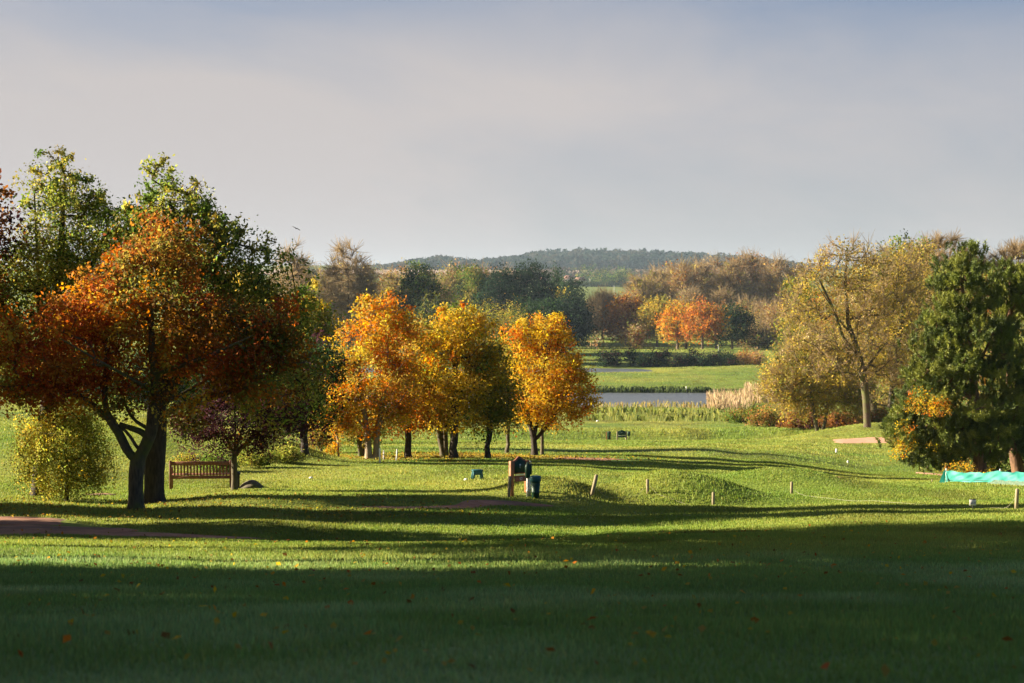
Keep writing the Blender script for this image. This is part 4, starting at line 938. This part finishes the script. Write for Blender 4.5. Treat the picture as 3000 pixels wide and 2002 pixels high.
hd = clump_mass('hedge', 'long clipped dark hedge along the top of the far green field', 'hedge', cells, [(.05,.075,.025),(.07,.09,.03)], 1.0, 80, per=120); del hd['kind']
for i, (px, D, w, lab, wall) in enumerate([(1594,1900,9,'pale house half hidden by the dark clump','w'),(1668,1950,12,'low red roofed house left in the village below the ridge','w'),(1700,1850,11,'red roofed house in the middle of the village below the ridge','w'),(1745,1980,12,'wide roofed house at the right of the village below the ridge','w')]):
    x = (px-1500)*D/F; z = Hs(x, D); hr = empty('house', (x, D, z)); tag(hr, lab, 'house')
    m = MB(); m.box((0,0,2.6), (w,7,5.4)); m.build('wall', M_wall, hr)
    m = MB(); m.prism([(-w/2-.5,5.25),(w/2+.5,5.25),(w/2-2.2,8.6),(-w/2+2.2,8.6)], -4, 4); rf = m.build('roof', M_roof, hr)
    m = MB(); m.box((w*.3,0,9), (.9,.9,1.8)); c = m.build('chimney', M_roof, rf)
    for k in (-.3, 0, .3):
        m = MB(); m.box((w*k,-3.52,3.6), (1.2,.1,1.2)); m.build('window', M_glassd, hr)
x = (1799-1500)*1180/F; z = Hs(x, 1180); m = MB(); m.tube([(0,0,-.3),(0,0,10.5)], [.14,.09], 8); m.box((0,0,9.9), (1.4,.12,.12))
pr = empty('utility_pole', (x, 1180, z)); tag(pr, 'tall thin pale pole in the far green field before the hedge', 'pole'); m.build('pole', M_galv, pr)

# ---------------------------------------------------------------- small things
Rz = lambda a: Matrix.Rotation(a, 3, 'Z'); Rx = lambda a: Matrix.Rotation(a, 3, 'X'); Ry = lambda a: Matrix.Rotation(a, 3, 'Y')
# bench, seen from behind
bb = gp(586, 62); be = empty('park_bench', bb); be.rotation_euler.z = R(5); tag(be, 'brown slatted wooden bench seen from behind under the plum tree', 'bench')
for sx in (-.93, .93):
    m = MB(); m.box((sx,0,.42), (.075,.065,.92)); m.build('leg', M_bench, be)
    m = MB(); m.box((sx,.52,.29), (.075,.065,.64)); m.build('leg', M_bench, be)
    m = MB(); m.box((sx,.27,.62), (.07,.60,.045)); m.build('armrest', M_bench, be)
m = MB(); m.box((0,0,.79), (1.785,.04,.12)); m.build('top_rail', M_bench, be)
m = MB(); m.box((0,0,.355), (1.785,.04,.10)); m.build('bottom_rail', M_bench, be)
for k in range(17):
    m = MB(); m.box((-.80+k*.1,0,.567), (.052,.018,.318)); m.build('back_slat', M_bench, be)
m = MB()
for k in range(5): m.box((0,.08+k*.105,.43), (1.78,.085,.022))
m.build('seat', M_bench, be)
m = MB(); m.box((0,.26,.36), (.06,.50,.05)); m.build('brace', M_bench, be)
# boulder
sb = gp(735, 61.3); bm = bmesh.new(); bmesh.ops.create_icosphere(bm, subdivisions=4, radius=1)
for v in bm.verts:
    n = float(fbm(np.array([v.co.x*1.6+4]), np.array([v.co.z*1.6+v.co.y*1.3]), 4)[0]); k = 1+.35*(n-.5)
    pk = max(0, 1-abs(v.co.x*1.0-.05)-abs(v.co.y)*.5); v.co = Vector((v.co.x*.40*k, v.co.y*.30*k, (v.co.z*.17+pk*.10*(v.co.z > 0))*k))
m = MB(); m._bm(bm, (0,0,.02), None); st = m.build('boulder', M_stone, None); st.location = sb; tag(st, 'flat topped brown boulder on the grass beside the plum tree', 'boulder')
# bin behind the plum trunk
pb = gp(693, 61.2); e = empty('litter_bin', pb); tag(e, 'slim dark bin standing right behind the plum tree trunk', 'bin')
m = MB(); m.lathe([(.075,0),(.085,.42),(.085,.44)], n=16); m.build('body', M_barkd, e, True)
m = MB(); m.lathe([(.105,.44),(.11,.48),(.05,.53),(.01,.535)], n=16); m.build('lid', M_black, e, True)
# tee sign 1
def glyph(txt, size, mat, parent, loc, rot, name='lettering', depth=.002):
    cu = bpy.data.curves.new(name, 'FONT'); cu.body = txt; cu.size = size; cu.extrude = depth; cu.align_x = 'CENTER'; cu.align_y = 'CENTER'
    t = bpy.data.objects.new(name, cu); COL.objects.link(t); dg = bpy.context.evaluated_depsgraph_get()
    me = bpy.data.meshes.new_from_object(t.evaluated_get(dg)); bpy.data.objects.remove(t)
    o = bpy.data.objects.new(name, me); COL.objects.link(o); me.materials.clear(); me.materials.append(mat); o.parent = parent; o.location = loc; o.rotation_euler = rot; return o
def arch(w, z0, z1, rise, n=18):
    pts = [(-w/2, z0), (w/2, z0), (w/2, z1)]
    for k in range(n+1):
        t = k/n; x = w/2-w*t; pts.append((x*.98, z1+rise*(.5-.5*math.cos(2*math.pi*t))**1.0))
    pts.append((-w/2, z1)); return pts
def tee_sign(px, D, s, ang, wood, boardmat, label, w=.46, bracket=True):
    e = empty('tee_sign', gp(px, D)); e.rotation_euler.z = R(ang); tag(e, label, 'sign')
    for sx in (-1, 1):
        m = MB(); m.box((sx*(w/2+.055)*s,0,.47*s), (.11*s,.11*s,1.02*s)); m.build('post', wood, e)
    m = MB(); m.prism(arch(w*s, .60*s, .98*s, .12*s), -.03*s, .03*s); b = m.build('board', boardmat, e)
    m = MB(); m.prism(arch(w*.8*s, .64*s, .95*s, .09*s), -.036*s, -.029*s); m.build('green_panel', M_green, b)
    m = MB(); m.lathe([(.028*s,0),(.028*s,.006)], c=(0,-.042*s,.86*s), n=14, rot=Rx(R(90))); m.box((0,-.04*s,.80*s),(.012*s,.006,.07*s)); m.build('emblem', M_white, b)
    m = MB(); m.box((0,-.07*s,.47*s), (w*s,.03*s,.17*s), Rx(R(-14))); p = m.build('yardage_panel', M_bench if bracket else boardmat, e)
    m = MB(); m.box((0,-.075*s,.578*s), (w*.9*s,.07*s,.022*s)); m.build('ledge', M_white, e)
    glyph('57', .11*s, M_white, p, (0,-.092*s,.46*s), (R(76),0,0))
    return e
tee_sign(1521, 57, 1.0, 38, M_postred, M_bench, 'tall arched wooden tee sign on two orange brown posts beside the litter bin')
tee_sign(1822, 183.5, .95, 8, M_post, M_green, 'far dark green tee board on pale posts below the grassy bank', w=.78, bracket=False)
g = empty('litter_bin', gp(1784, 184)); tag(g, 'small green bin on a wooden frame left of the far tee board', 'bin')
m = MB(); m.box((-.2,0,.42), (.09,.09,.9)); m.build('post', M_postred, g)
m = MB(); m.lathe([(.14,.15),(.17,.85),(.175,.87)], c=(.03,0,0), n=18); m.build('body', M_green, g, True)
m = MB(); m.lathe([(.175,.0),(.12,.07),(.02,.08)], c=(.03,0,.87), n=18); m.build('lid', M_black, g, True)
g = empty('ball_washer', gp(1843, 184.3)); tag(g, 'small dark green box on a post right of the far tee board', 'ball washer')
m = MB(); m.box((0,0,.3), (.07,.07,.62)); m.build('post', M_black, g)
m = MB(); m.box((0,0,.72), (.26,.2,.42), bev=.03); m.build('body', M_green, g)
# ball washer, pole, bin at the near sign
g = empty('ball_washer', gp(1546, 56.6)); tag(g, 'green topped ball washer on a white pole between the near tee sign and the bin', 'ball washer')
m = MB(); m.lathe([(.035,-.05),(.035,.16),(.045,.165),(.045,.20),(.034,.205),(.034,.55)], n=16); m.build('pole', M_white, g, True)
m = MB(); m.lathe([(.05,.55),(.075,.58),(.08,.88),(.06,.93),(.03,.96),(.03,1.0)], n=16); m.box((.09,0,.80), (.06,.07,.30)); m.build('washer_body', M_green, g)
m = MB(); m.tube([(.09,0,.95),(.09,0,1.02),(.05,0,1.03)], .014); m.build('handle', M_galv, g)
g = empty('sand_pole', gp(1552.5, 56.8)); tag(g, 'pale green pole standing right against the litter bin', 'pole')
m = MB(); m.lathe([(.03,-.05),(.03,.16),(.038,.165),(.038,.2),(.029,.205),(.029,.52),(.02,.535)], n=14); m.build('pole', M_galv, g, True)
g = empty('litter_bin', gp(1569, 56.5)); tag(g, 'round dark green litter bin with a wide rim right of the near tee sign', 'bin')
m = MB(); m.lathe([(.105,0),(.11,.14),(.118,.15),(.118,.19),(.112,.2),(.135,.47)], n=26); m.build('body', M_green, g, True)
m = MB(); m.lathe([(.135,.47),(.158,.475),(.162,.60),(.15,.625),(.11,.64),(.02,.64)], n=26); m.build('rim', M_teal, g, True)
# dark stained short post left of the sign
g = empty('post', gp(1490.5, 56.3)); tag(g, 'short grey weathered post standing left of the near tee sign', 'post'); g.rotation_euler = (0, R(3), 0)
m = MB(); m.lathe([(.045,-.1),(.045,.60),(.04,.62),(.02,.625)], n=14, wob=.05); m.build('shaft', M_post, g, True)
# step stool shaped tee box
g = empty('step_stool', gp(1398, 68)); g.rotation_euler.z = R(14); tag(g, 'dark blue green plastic step stool standing on the tee', 'stool')
for sx in (-1, 1):
    for sy in (-1, 1):
        m = MB(); m.add([(sx*.20,sy*.16,0),(sx*.13,sy*.16,0),(sx*.13,sy*.10,0),(sx*.20,sy*.10,0),(sx*.155,sy*.12,.30),(sx*.09,sy*.12,.30),(sx*.09,sy*.07,.30),(sx*.155,sy*.07,.30)],
              [[0,1,2,3],[4,5,6,7],[0,1,5,4],[1,2,6,5],[2,3,7,6],[3,0,4,7]])
        m.build('leg', M_teal, g)
m = MB(); m.box((0,0,.31), (.36,.28,.05), bev=.015); m.build('top', M_teal, g)
m = MB(); m.box((0,-.115,.225), (.26,.02,.13)); m.box((0,.115,.225), (.26,.02,.13)); m.box((.135,0,.2), (.02,.2,.17)); m.box((-.135,0,.2), (.02,.2,.17)); m.build('apron', M_teal, g)
# tee markers
for px, D, lab in [(910,68.5,'white tee marker plate on the lawn far left'),(1365,67.4,'white tee marker left of the step stool'),(1651,67.5,'white tee marker right of the near tee sign'),(1751,222,'tiny white tee marker on the raised far tee'),(933,68.2,'dark tee marker beside the white plate far left')][:4]:
    p = gp(px, D); sc_ = .07 if D < 100 else .16; m = MB(); m.lathe([(sc_,0),(sc_*1.05,sc_*.3),(sc_*.8,sc_*.75),(sc_*.3,sc_*.95)], n=16)
    o = m.build('tee_marker', M_white, None, True); o.location = p; tag(o, lab, 'tee marker')
# white stakes and fence posts
def stake(name, px, D, h, rr, mat, label, cat, lean=(0,0), group=None, square=False):
    p = gp(px, D); e = empty(name, p); e.rotation_euler = (R(lean[1]), R(lean[0]), 0); tag(e, label, cat, group)
    m = MB()
    if square: m.box((0,0,h/2-.05), (rr*2,rr*1.4,h+.1))
    else: m.lathe([(rr,-.1),(rr,h*.5),(rr*.97,h-.015),(rr*.8,h)], n=14, wob=.04)
    m.build('shaft', mat, e, not square)
    m = MB(); m.lathe([(rr*(1.25 if square else .82),h),(rr*.6,h+rr*.35),(rr*.1,h+rr*.4)], n=12); m.build('cap', mat, e, True)
    return e
stake('stake', 1112, 81, .60, .035, M_white, 'nearest of three short white posts right of the pale double trunk', 'stake')
stake('stake', 1123.5, 85, .42, .03, M_white, 'slimmer white post just behind the nearest one', 'stake')
stake('stake', 1161, 84, .50, .032, M_white, 'white post left of the dark rust maple trunk', 'stake', (3, 0))
stake('stake', 1066, 92, .40, .03, M_post, 'pale post half hidden behind the pale double trunk', 'stake')
stake('fence_post', 1734, 57.6, .62, .055, M_post, 'leaning round wooden post nearest the litter bin', 'post', (13, 0))
stake('fence_post', 1899, 58.8, .40, .045, M_post, 'short wooden rope post in front of the big mound', 'post', (-2, 0))
stake('fence_post', 2091, 57.2, .44, .045, M_post, 'wooden rope post at the right foot of the big mound', 'post')
stake('fence_post', 2321, 61, .38, .045, M_post, 'wooden rope post right of the mounds', 'post')
stake('fence_post', 2981, 50.5, .52, .05, M_post, 'wooden post near the teal netting at the right edge', 'post', (2, 0))
stake('stake', 2011, 321, .95, .09, M_white, 'white stake on the far lake shore', 'stake')
stake('stake', 2011, 262, 1.0, .05, M_post, 'thin pale stake among the reeds', 'stake')
stake('stake', 2284, 560, 2.0, .16, M_white, 'white post at the foot of the right wood beyond the lake', 'stake')
stake('stake', 2452, 128, .26, .07, M_white, 'white marker post on the lawn left of the sand patch', 'stake')
stake('stake', 2486, 108, .12, .06, M_white, 'small pale stub on the lawn below the white marker', 'stake')
stake('stake', 2733, 74, .11, .022, M_post, 'tiny wooden peg left of the teal netting', 'stake')
stake('stake', 2474, 66.5, .07, .025, M_barkd, 'tiny dark peg on the dirt patch right of the mounds', 'stake')
stake('stake', 2223, 535, 1.5, .12, M_black, 'dark post on the far lawn, left one of the pair', 'stake')
stake('stake', 2250, 530, 2.0, .12, M_black, 'taller dark post on the far lawn, right one of the pair', 'stake')
stake('stake', 2297, 231, .2, .06, M_post, 'tiny peg on the lawn before the brambles', 'stake')
# golf flag
e = empty('flagstick', gp(2105, 498)); tag(e, 'yellow and white flagstick on the far green', 'flagstick')
m = MB(); m.tube([(0,0,-.1),(0,0,2.2)], .045, 8); m.build('stick', M_white, e)
m = MB(); m.prism([(0,1.75),(0,2.2),(-.32,2.0)], -.01, .01); m.build('flag', M_yellow, e)
# rope between posts
m = MB(); pts = []
RP = [(1734,57.6,.42),(1899,58.8,.30),(2091,57.2,.02),(2321,61,.2),(2600,56,.03),(2800,53,.05),(2981,50.5,.34)]
for (p0, p1) in zip(RP[:-1], RP[1:]):
    for k in range(14):
        t = k/14; px = p0[0]+(p1[0]-p0[0])*t; D = p0[1]+(p1[1]-p0[1])*t; q = gp(px, D); hh = p0[2]*(1-t)+p1[2]*t
        hh = max(.03, hh-1.9*t*(1-t)); pts.append((q[0], q[1], q[2]+hh))
q = gp(2981, 50.5); pts.append((q[0], q[1], q[2]+.34)); m.tube(pts, .0028, 6)
o = m.build('rope', M_rope, None); tag(o, 'thin pale rope slung low between the wooden posts', 'rope')
# little white board on a black stake
e = empty('notice_sign', gp(2853, 50.3)); tag(e, 'small white notice board with blue printing on a black stake in the lawn', 'sign')
m = MB(); m.box((0,.012,.055), (.02,.015,.14)); m.build('stake', M_black, e)
m = MB(); m.box((0,0,.20), (.165,.012,.15)); b = m.build('board', M_white, e)
m = MB(); m.box((0,0,.283), (.175,.02,.012)); m.build('top_edge', M_black, e)
m = MB(); m.prism([(-.062,.185),(-.04,.2),(-.04,.17)], -.0085, -.0062); m.build('arrow', M_blue, b)
glyph('GUR', .062, M_blue, b, (.018,-.0075,.187), (R(90),0,0), depth=.0008)
# teal netting
nb = gp(2770, 73.5); e = empty('net_fence', nb); tag(e, 'low teal netting fence sagging between short posts at the right edge', 'net fence')
def npnt(px, D): q = gp(px, D); return q-nb
r = np.random.default_rng(5); cols = 90; rows = 14; vs = []
for i in range(cols+1):
    t = i/cols; px = 2772+t*330; D = 73.5-t*6.5; q = gp(px, D)
    top = .45-.07*math.sin(min(t/.48, 1)*math.pi)+.02*math.sin(t*31)-.01*math.sin(t*77)
    bot = .035+.015*math.sin(t*23)
    for j in range(rows+1):
        s_ = j/rows; fold = .035*math.sin(t*26+s_*6)+.03*math.sin(t*55-s_*9)+.05*math.sin(t*9+s_*4)*s_
        vs.append((q[0]-nb[0]+.02*math.sin(t*40+s_*3), q[1]-nb[1]+fold, q[2]-nb[2]+bot+(top-bot)*s_))
I = np.arange((cols+1)*(rows+1)).reshape(cols+1, rows+1); fs = np.stack([I[:-1,:-1], I[1:,:-1], I[1:,1:], I[:-1,1:]], -1).reshape(-1, 4)
mk('netting', np.array(vs), fs, M_net, e, smooth=True)
m = MB(); a = npnt(2772, 73.5)
m.add([(a[0]-.30,a[1]-.25,.01),(a[0]-.05,a[1]-.12,.0),(a[0]+.02,a[1],.47),(a[0]-.06,a[1]-.02,.45),(a[0]-.15,a[1]-.20,.02),(a[0]-.02,a[1]-.05,.25)], [[0,4,3],[4,5,3],[4,1,5],[5,2,3],[1,2,5]]); m.build('net_end', M_net, e)
vs = []
for i in range(61):
    t = i/60; px = 2885+t*215; D = 71.0-t*4.3; q = gp(px, D)
    for j in range(6):
        s_ = j/5; w_ = min(1, t*8); vs.append((q[0]-nb[0], q[1]-nb[1]-.25+.04*math.sin(t*47+s_*5), q[2]-nb[2]+.0+s_*.17*w_+.012*math.sin(t*63)))
I = np.arange(61*6).reshape(61, 6); fs = np.stack([I[:-1,:-1], I[1:,:-1], I[1:,1:], I[:-1,1:]], -1).reshape(-1, 4)
mk('net_hem', np.array(vs), fs, M_net2, e, smooth=True)
for t in (0, .48, .98):
    px = 2776+t*330; D = 73.5-t*6.5; q = gp(px, D)-nb; m = MB(); m.lathe([(.03,-.1),(.03,.52),(.02,.53)], c=(q[0], q[1]+.07, q[2]), n=12); m.build('post', M_galv, e, True)
m = MB(); m.tube([tuple(gp(2772+k*8.2, 73.5-k*.1625)-nb+np.array([0,.02,.10])) for k in range(41)], .008, 6); m.build('bottom_cord', M_black, e)
# bird
bp = at(868, 670, 240); e = empty('bird', bp); e.rotation_euler = (R(8), R(24), R(-20)); tag(e, 'small dark bird gliding in the open sky', 'bird')
m = MB(); m.lathe([(.004,-.24),(.03,-.2),(.055,-.10),(.06,0),(.045,.10),(.03,.15),(.032,.19),(.01,.235)], n=14, rot=Rx(R(90))); m.build('body', M_bird, e, True)
def wing(sx):
    pts = [(0,.08,0),(.22,.11,.05),(.5,.02,.04),(.62,-.10,.0),(.42,-.10,.03),(.2,-.09,.04),(0,-.09,0)]
    v = [(sx*x, y, z+.006) for x, y, z in pts]+[(sx*x, y, z-.006) for x, y, z in pts]; n = len(pts)
    f = [[0,1,5,6],[1,2,4,5],[2,3,4],[n,n+6,n+5,n+1],[n+1,n+5,n+4,n+2],[n+2,n+4,n+3]]+[[i,(i+1)%n,n+(i+1)%n,n+i] for i in range(n)]
    m = MB(); m.add(v, f); return m
wing(1).build('wing', M_bird, e); wing(-1).build('wing', M_bird, e)
m = MB(); m.prism([(-.02,0),(.02,0),(.06,-.0),(-.06,0)], 0, .01) if False else m.add([(-.025,.2-.0,.0),(.025,.2,.0),(.06,.36,.0),(-.06,.36,.0),(-.025,.2,.01),(.025,.2,.01),(.06,.36,.01),(-.06,.36,.01)], [[0,1,2,3],[4,5,6,7],[0,1,5,4],[1,2,6,5],[2,3,7,6],[3,0,4,7]])
m.build('tail', M_bird, e)
# fallen leaves
r = np.random.default_rng(91); V = []; C = []
def fall(n, x, y, size, up=2.0, dull=False):
    z = H(x, y)+.03+r.uniform(0, .03, n); c = np.concatenate([PAL['redor'], PAL['orange'], PAL['brown'], PAL['yellow']])[r.integers(0, 12, n)]
    if dull: c = np.concatenate([PAL['brown'], PAL['goldol'], PAL['yellow'], PAL['straw']])[r.integers(0, 12, n)]*.85
    v, cc = leaves(np.stack([x, y, z], -1), size, r, c, up, .7); V.append(v); C.append(cc)
y = np.sqrt(r.uniform(8**2, 44**2, 330)); fall(330, r.uniform(-.27, .27, 330)*y, y, .07)
y = np.sqrt(r.uniform(8**2, 44**2, 900)); fall(900, r.uniform(-.27, .27, 900)*y, y, .05, 1.0, True)
a = r.uniform(0, 6.28, 2000); q = r.uniform(0, 1, 2000)**.6*7.5; x = W(470, 52)+np.cos(a)*q*1.2; y = 52+np.sin(a)*q*.7; fall(2000, x, y, .07, 1.5, True)
n = 2200; x = W(1420, 93)+r.normal(size=n)*3.4; y = 93+r.normal(size=n)*2.4; fall(n, x, y, .09, 1.0, True)
n = 1200; x = W(1150, 88)+r.normal(size=n)*2.2; y = 89+r.normal(size=n)*3; fall(n, x, y, .09, 1.0, True)
V = np.concatenate(V); o = mk('fallen_leaves', V, np.arange(len(V)).reshape(-1, 4), M_leaf, col=np.concatenate(C)); tag(o, 'scattered orange and brown fallen leaves on the grass', 'fallen leaves', kind='stuff')

# ---------------------------------------------------------------- unseen trees left of the view, placed and shaped to shade the near slope
def shade_tree(x, y, h, cb, rad, seed):
    D = max(y, 9); z = Hs(x, y); r = np.random.default_rng(seed); e = empty('shade_caster', (x, y, z)); tag(e, 'broad leafy tree out of view, placed for the shade it casts', 'tree', 'unseen trees placed for shade')
    sk = Skel(); sk.limb([(0,0,-.2),(.1,0,cb*.6),(0,.1,cb+(h-cb)*.6)], .28, .08, .4, noatt_below=cb)
    tg, u = sample_blobs([(0,0,cb+(h-cb)*.5,rad,rad,(h-cb)*.5)], 190, r, .2); paths = sk.grow(tg, r, .6)
    P = np.repeat(tg, 60, 0)+r.normal(size=(190*60, 3))*.6; v, c = leaves(P, .36, r, PAL['green'][r.integers(0, 3, len(P))], .3)
    mk('crown', v, np.arange(len(v)).reshape(-1, 4), M_leaf, e, col=c); sk.mesh('trunk', .015, .28, M_barkd, e)
SHADE = [(-19,-14,14,.3,5),(-20,-7,14,.3,5),(-19,0,15,.3,5.5),(-19.5,6,15,.3,5.3),(-20,9.5,15,.3,5),(-20,15,14,.3,4.6),(-20.5,24.0,15,4.8,4.2),(-20.8,29.3,16,7.5,3.4),(-21,34.6,16,6.8,4.5),(-21.5,39.4,15.5,7.2,3.6),(-22,43.8,18,8.2,4.4),(-19,42.3,7.4,.1,1.7),(-19,44.7,7.6,.1,1.6),(-22,51.8,8.5,1.5,2.2),
 (-28,-3,16,.3,6),(-28,6,16,.3,6),(-27,11,16,.3,6),(-29,17,17,.3,6),(-29,24,17,6,5)]  # back row added to deepen the foreground shade
for i, a in enumerate(SHADE): shade_tree(*a, 400+i)

# ---------------------------------------------------------------- light, sky, haze, camera
sun = bpy.data.lights.new('sun', 'SUN'); so = bpy.data.objects.new('sun', sun); COL.objects.link(so)
sdir = Vector((-math.cos(SUN_EL)*math.cos(SUN_A), math.cos(SUN_EL)*math.sin(SUN_A), math.sin(SUN_EL)))
so.rotation_euler = sdir.to_track_quat('Z', 'Y').to_euler(); so.location = (-30, 0, 40)
sun.energy = 5.0; sun.angle = R(.5); sun.color = (1.0, .87, .66)
wd = bpy.data.worlds.new('World'); sc.world = wd; wd.use_nodes = True; nt = wd.node_tree; nt.nodes.clear(); L = nt.links.new
out = N(nt, 'ShaderNodeOutputWorld'); bg = N(nt, 'ShaderNodeBackground'); sky = N(nt, 'ShaderNodeTexSky', sky_type='NISHITA')
sky.sun_disc = False; sky.sun_elevation = SUN_EL; sky.sun_rotation = math.atan2(sdir.x, sdir.y); sky.altitude = 0; sky.air_density = 1.0; sky.dust_density = .3; sky.ozone_density = 3.0
bg.inputs['Strength'].default_value = .055
tc = N(nt, 'ShaderNodeTexCoord'); mp = N(nt, 'ShaderNodeMapping'); mp.inputs['Scale'].default_value = (1.8, 1.8, 5); mp.inputs['Rotation'].default_value = (0, R(4), 0)
no = N(nt, 'ShaderNodeTexNoise'); no.inputs['Scale'].default_value = 2.2; no.inputs['Detail'].default_value = 7; no.inputs['Roughness'].default_value = .55; no.inputs['Distortion'].default_value = .6
L(tc.outputs['Generated'], mp.inputs[0]); L(mp.outputs[0], no.inputs['Vector'])
sp = N(nt, 'ShaderNodeSeparateXYZ'); L(tc.outputs['Generated'], sp.inputs[0])
mr = N(nt, 'ShaderNodeMapRange'); mr.inputs[1].default_value = .09; mr.inputs[2].default_value = .178; mr.inputs[3].default_value = .95; mr.inputs[4].default_value = .18; L(sp.outputs['Z'], mr.inputs[0])
m2 = N(nt, 'ShaderNodeMapRange'); m2.inputs[1].default_value = .35; m2.inputs[2].default_value = .68; m2.inputs[3].default_value = -.16; m2.inputs[4].default_value = .20; L(no.outputs['Fac'], m2.inputs[0])
xr = N(nt, 'ShaderNodeMath', operation='MULTIPLY_ADD'); xr.inputs[1].default_value = -.70; L(sp.outputs['X'], xr.inputs[0]); L(mr.outputs[0], xr.inputs[2])
ad = N(nt, 'ShaderNodeMath', operation='ADD', use_clamp=True); L(xr.outputs[0], ad.inputs[0]); L(m2.outputs[0], ad.inputs[1])
mx = N(nt, 'ShaderNodeMixRGB'); mx.inputs[2].default_value = (2.66, 2.46, 2.41, 1); L(ad.outputs[0], mx.inputs[0]); ml = N(nt, 'ShaderNodeMixRGB', blend_type='MULTIPLY'); ml.inputs[0].default_value = 1; ml.inputs[2].default_value = (.19, .29, .43, 1); L(sky.outputs[0], ml.inputs[1]); L(ml.outputs[0], mx.inputs[1])
L(mx.outputs[0], bg.inputs['Color']); L(bg.outputs[0], out.inputs['Surface'])
# haze
m, nt = newmat('haze_air'); vo = N(nt, 'ShaderNodeVolumePrincipled'); vo.inputs['Color'].default_value = (.62, .80, 1, 1); vo.inputs['Density'].default_value = .00006; vo.inputs['Anisotropy'].default_value = .1
ou = N(nt, 'ShaderNodeOutputMaterial'); nt.links.new(vo.outputs[0], ou.inputs['Volume'])
mb = MB(); zlo = float(GZ.min())-1; zhi = 110.0
X, Y0, Y1 = 6100, -500, 7050
mb.add([(-X,Y0,zlo),(X,Y0,zlo),(X,Y1,zlo),(-X,Y1,zlo),(-X,Y0,zhi),(X,Y0,zhi),(X,Y1,zhi),(-X,Y1,zhi)], [[0,3,2,1],[4,5,6,7],[0,1,5,4],[1,2,6,5],[2,3,7,6],[3,0,4,7]])
hz_ = mb.build('haze', m, None); tag(hz_, 'thin autumn haze lying over the whole landscape', 'haze', kind='stuff')

cd = bpy.data.cameras.new('camera'); co = bpy.data.objects.new('camera', cd); COL.objects.link(co)
cd.sensor_width = 36; cd.lens = F/3000*36; cd.clip_end = 20000; cd.clip_start = .1
co.location = (0, 0, 0); co.rotation_euler = (R(90)-PITCH, 0, 0)
cd.dof.use_dof = True; cd.dof.focus_distance = 60; cd.dof.aperture_fstop = 4.0
sc.camera = co
sc.view_settings.view_transform = 'Standard'; sc.view_settings.look = 'None'; sc.view_settings.exposure = 2.0; sc.view_settings.gamma = 1
sc.cycles.max_bounces = 6; sc.cycles.diffuse_bounces = 2; sc.cycles.glossy_bounces = 2; sc.cycles.transmission_bounces = 3; sc.cycles.volume_bounces = 0; sc.cycles.transparent_max_bounces = 4
sc.cycles.use_denoising = True
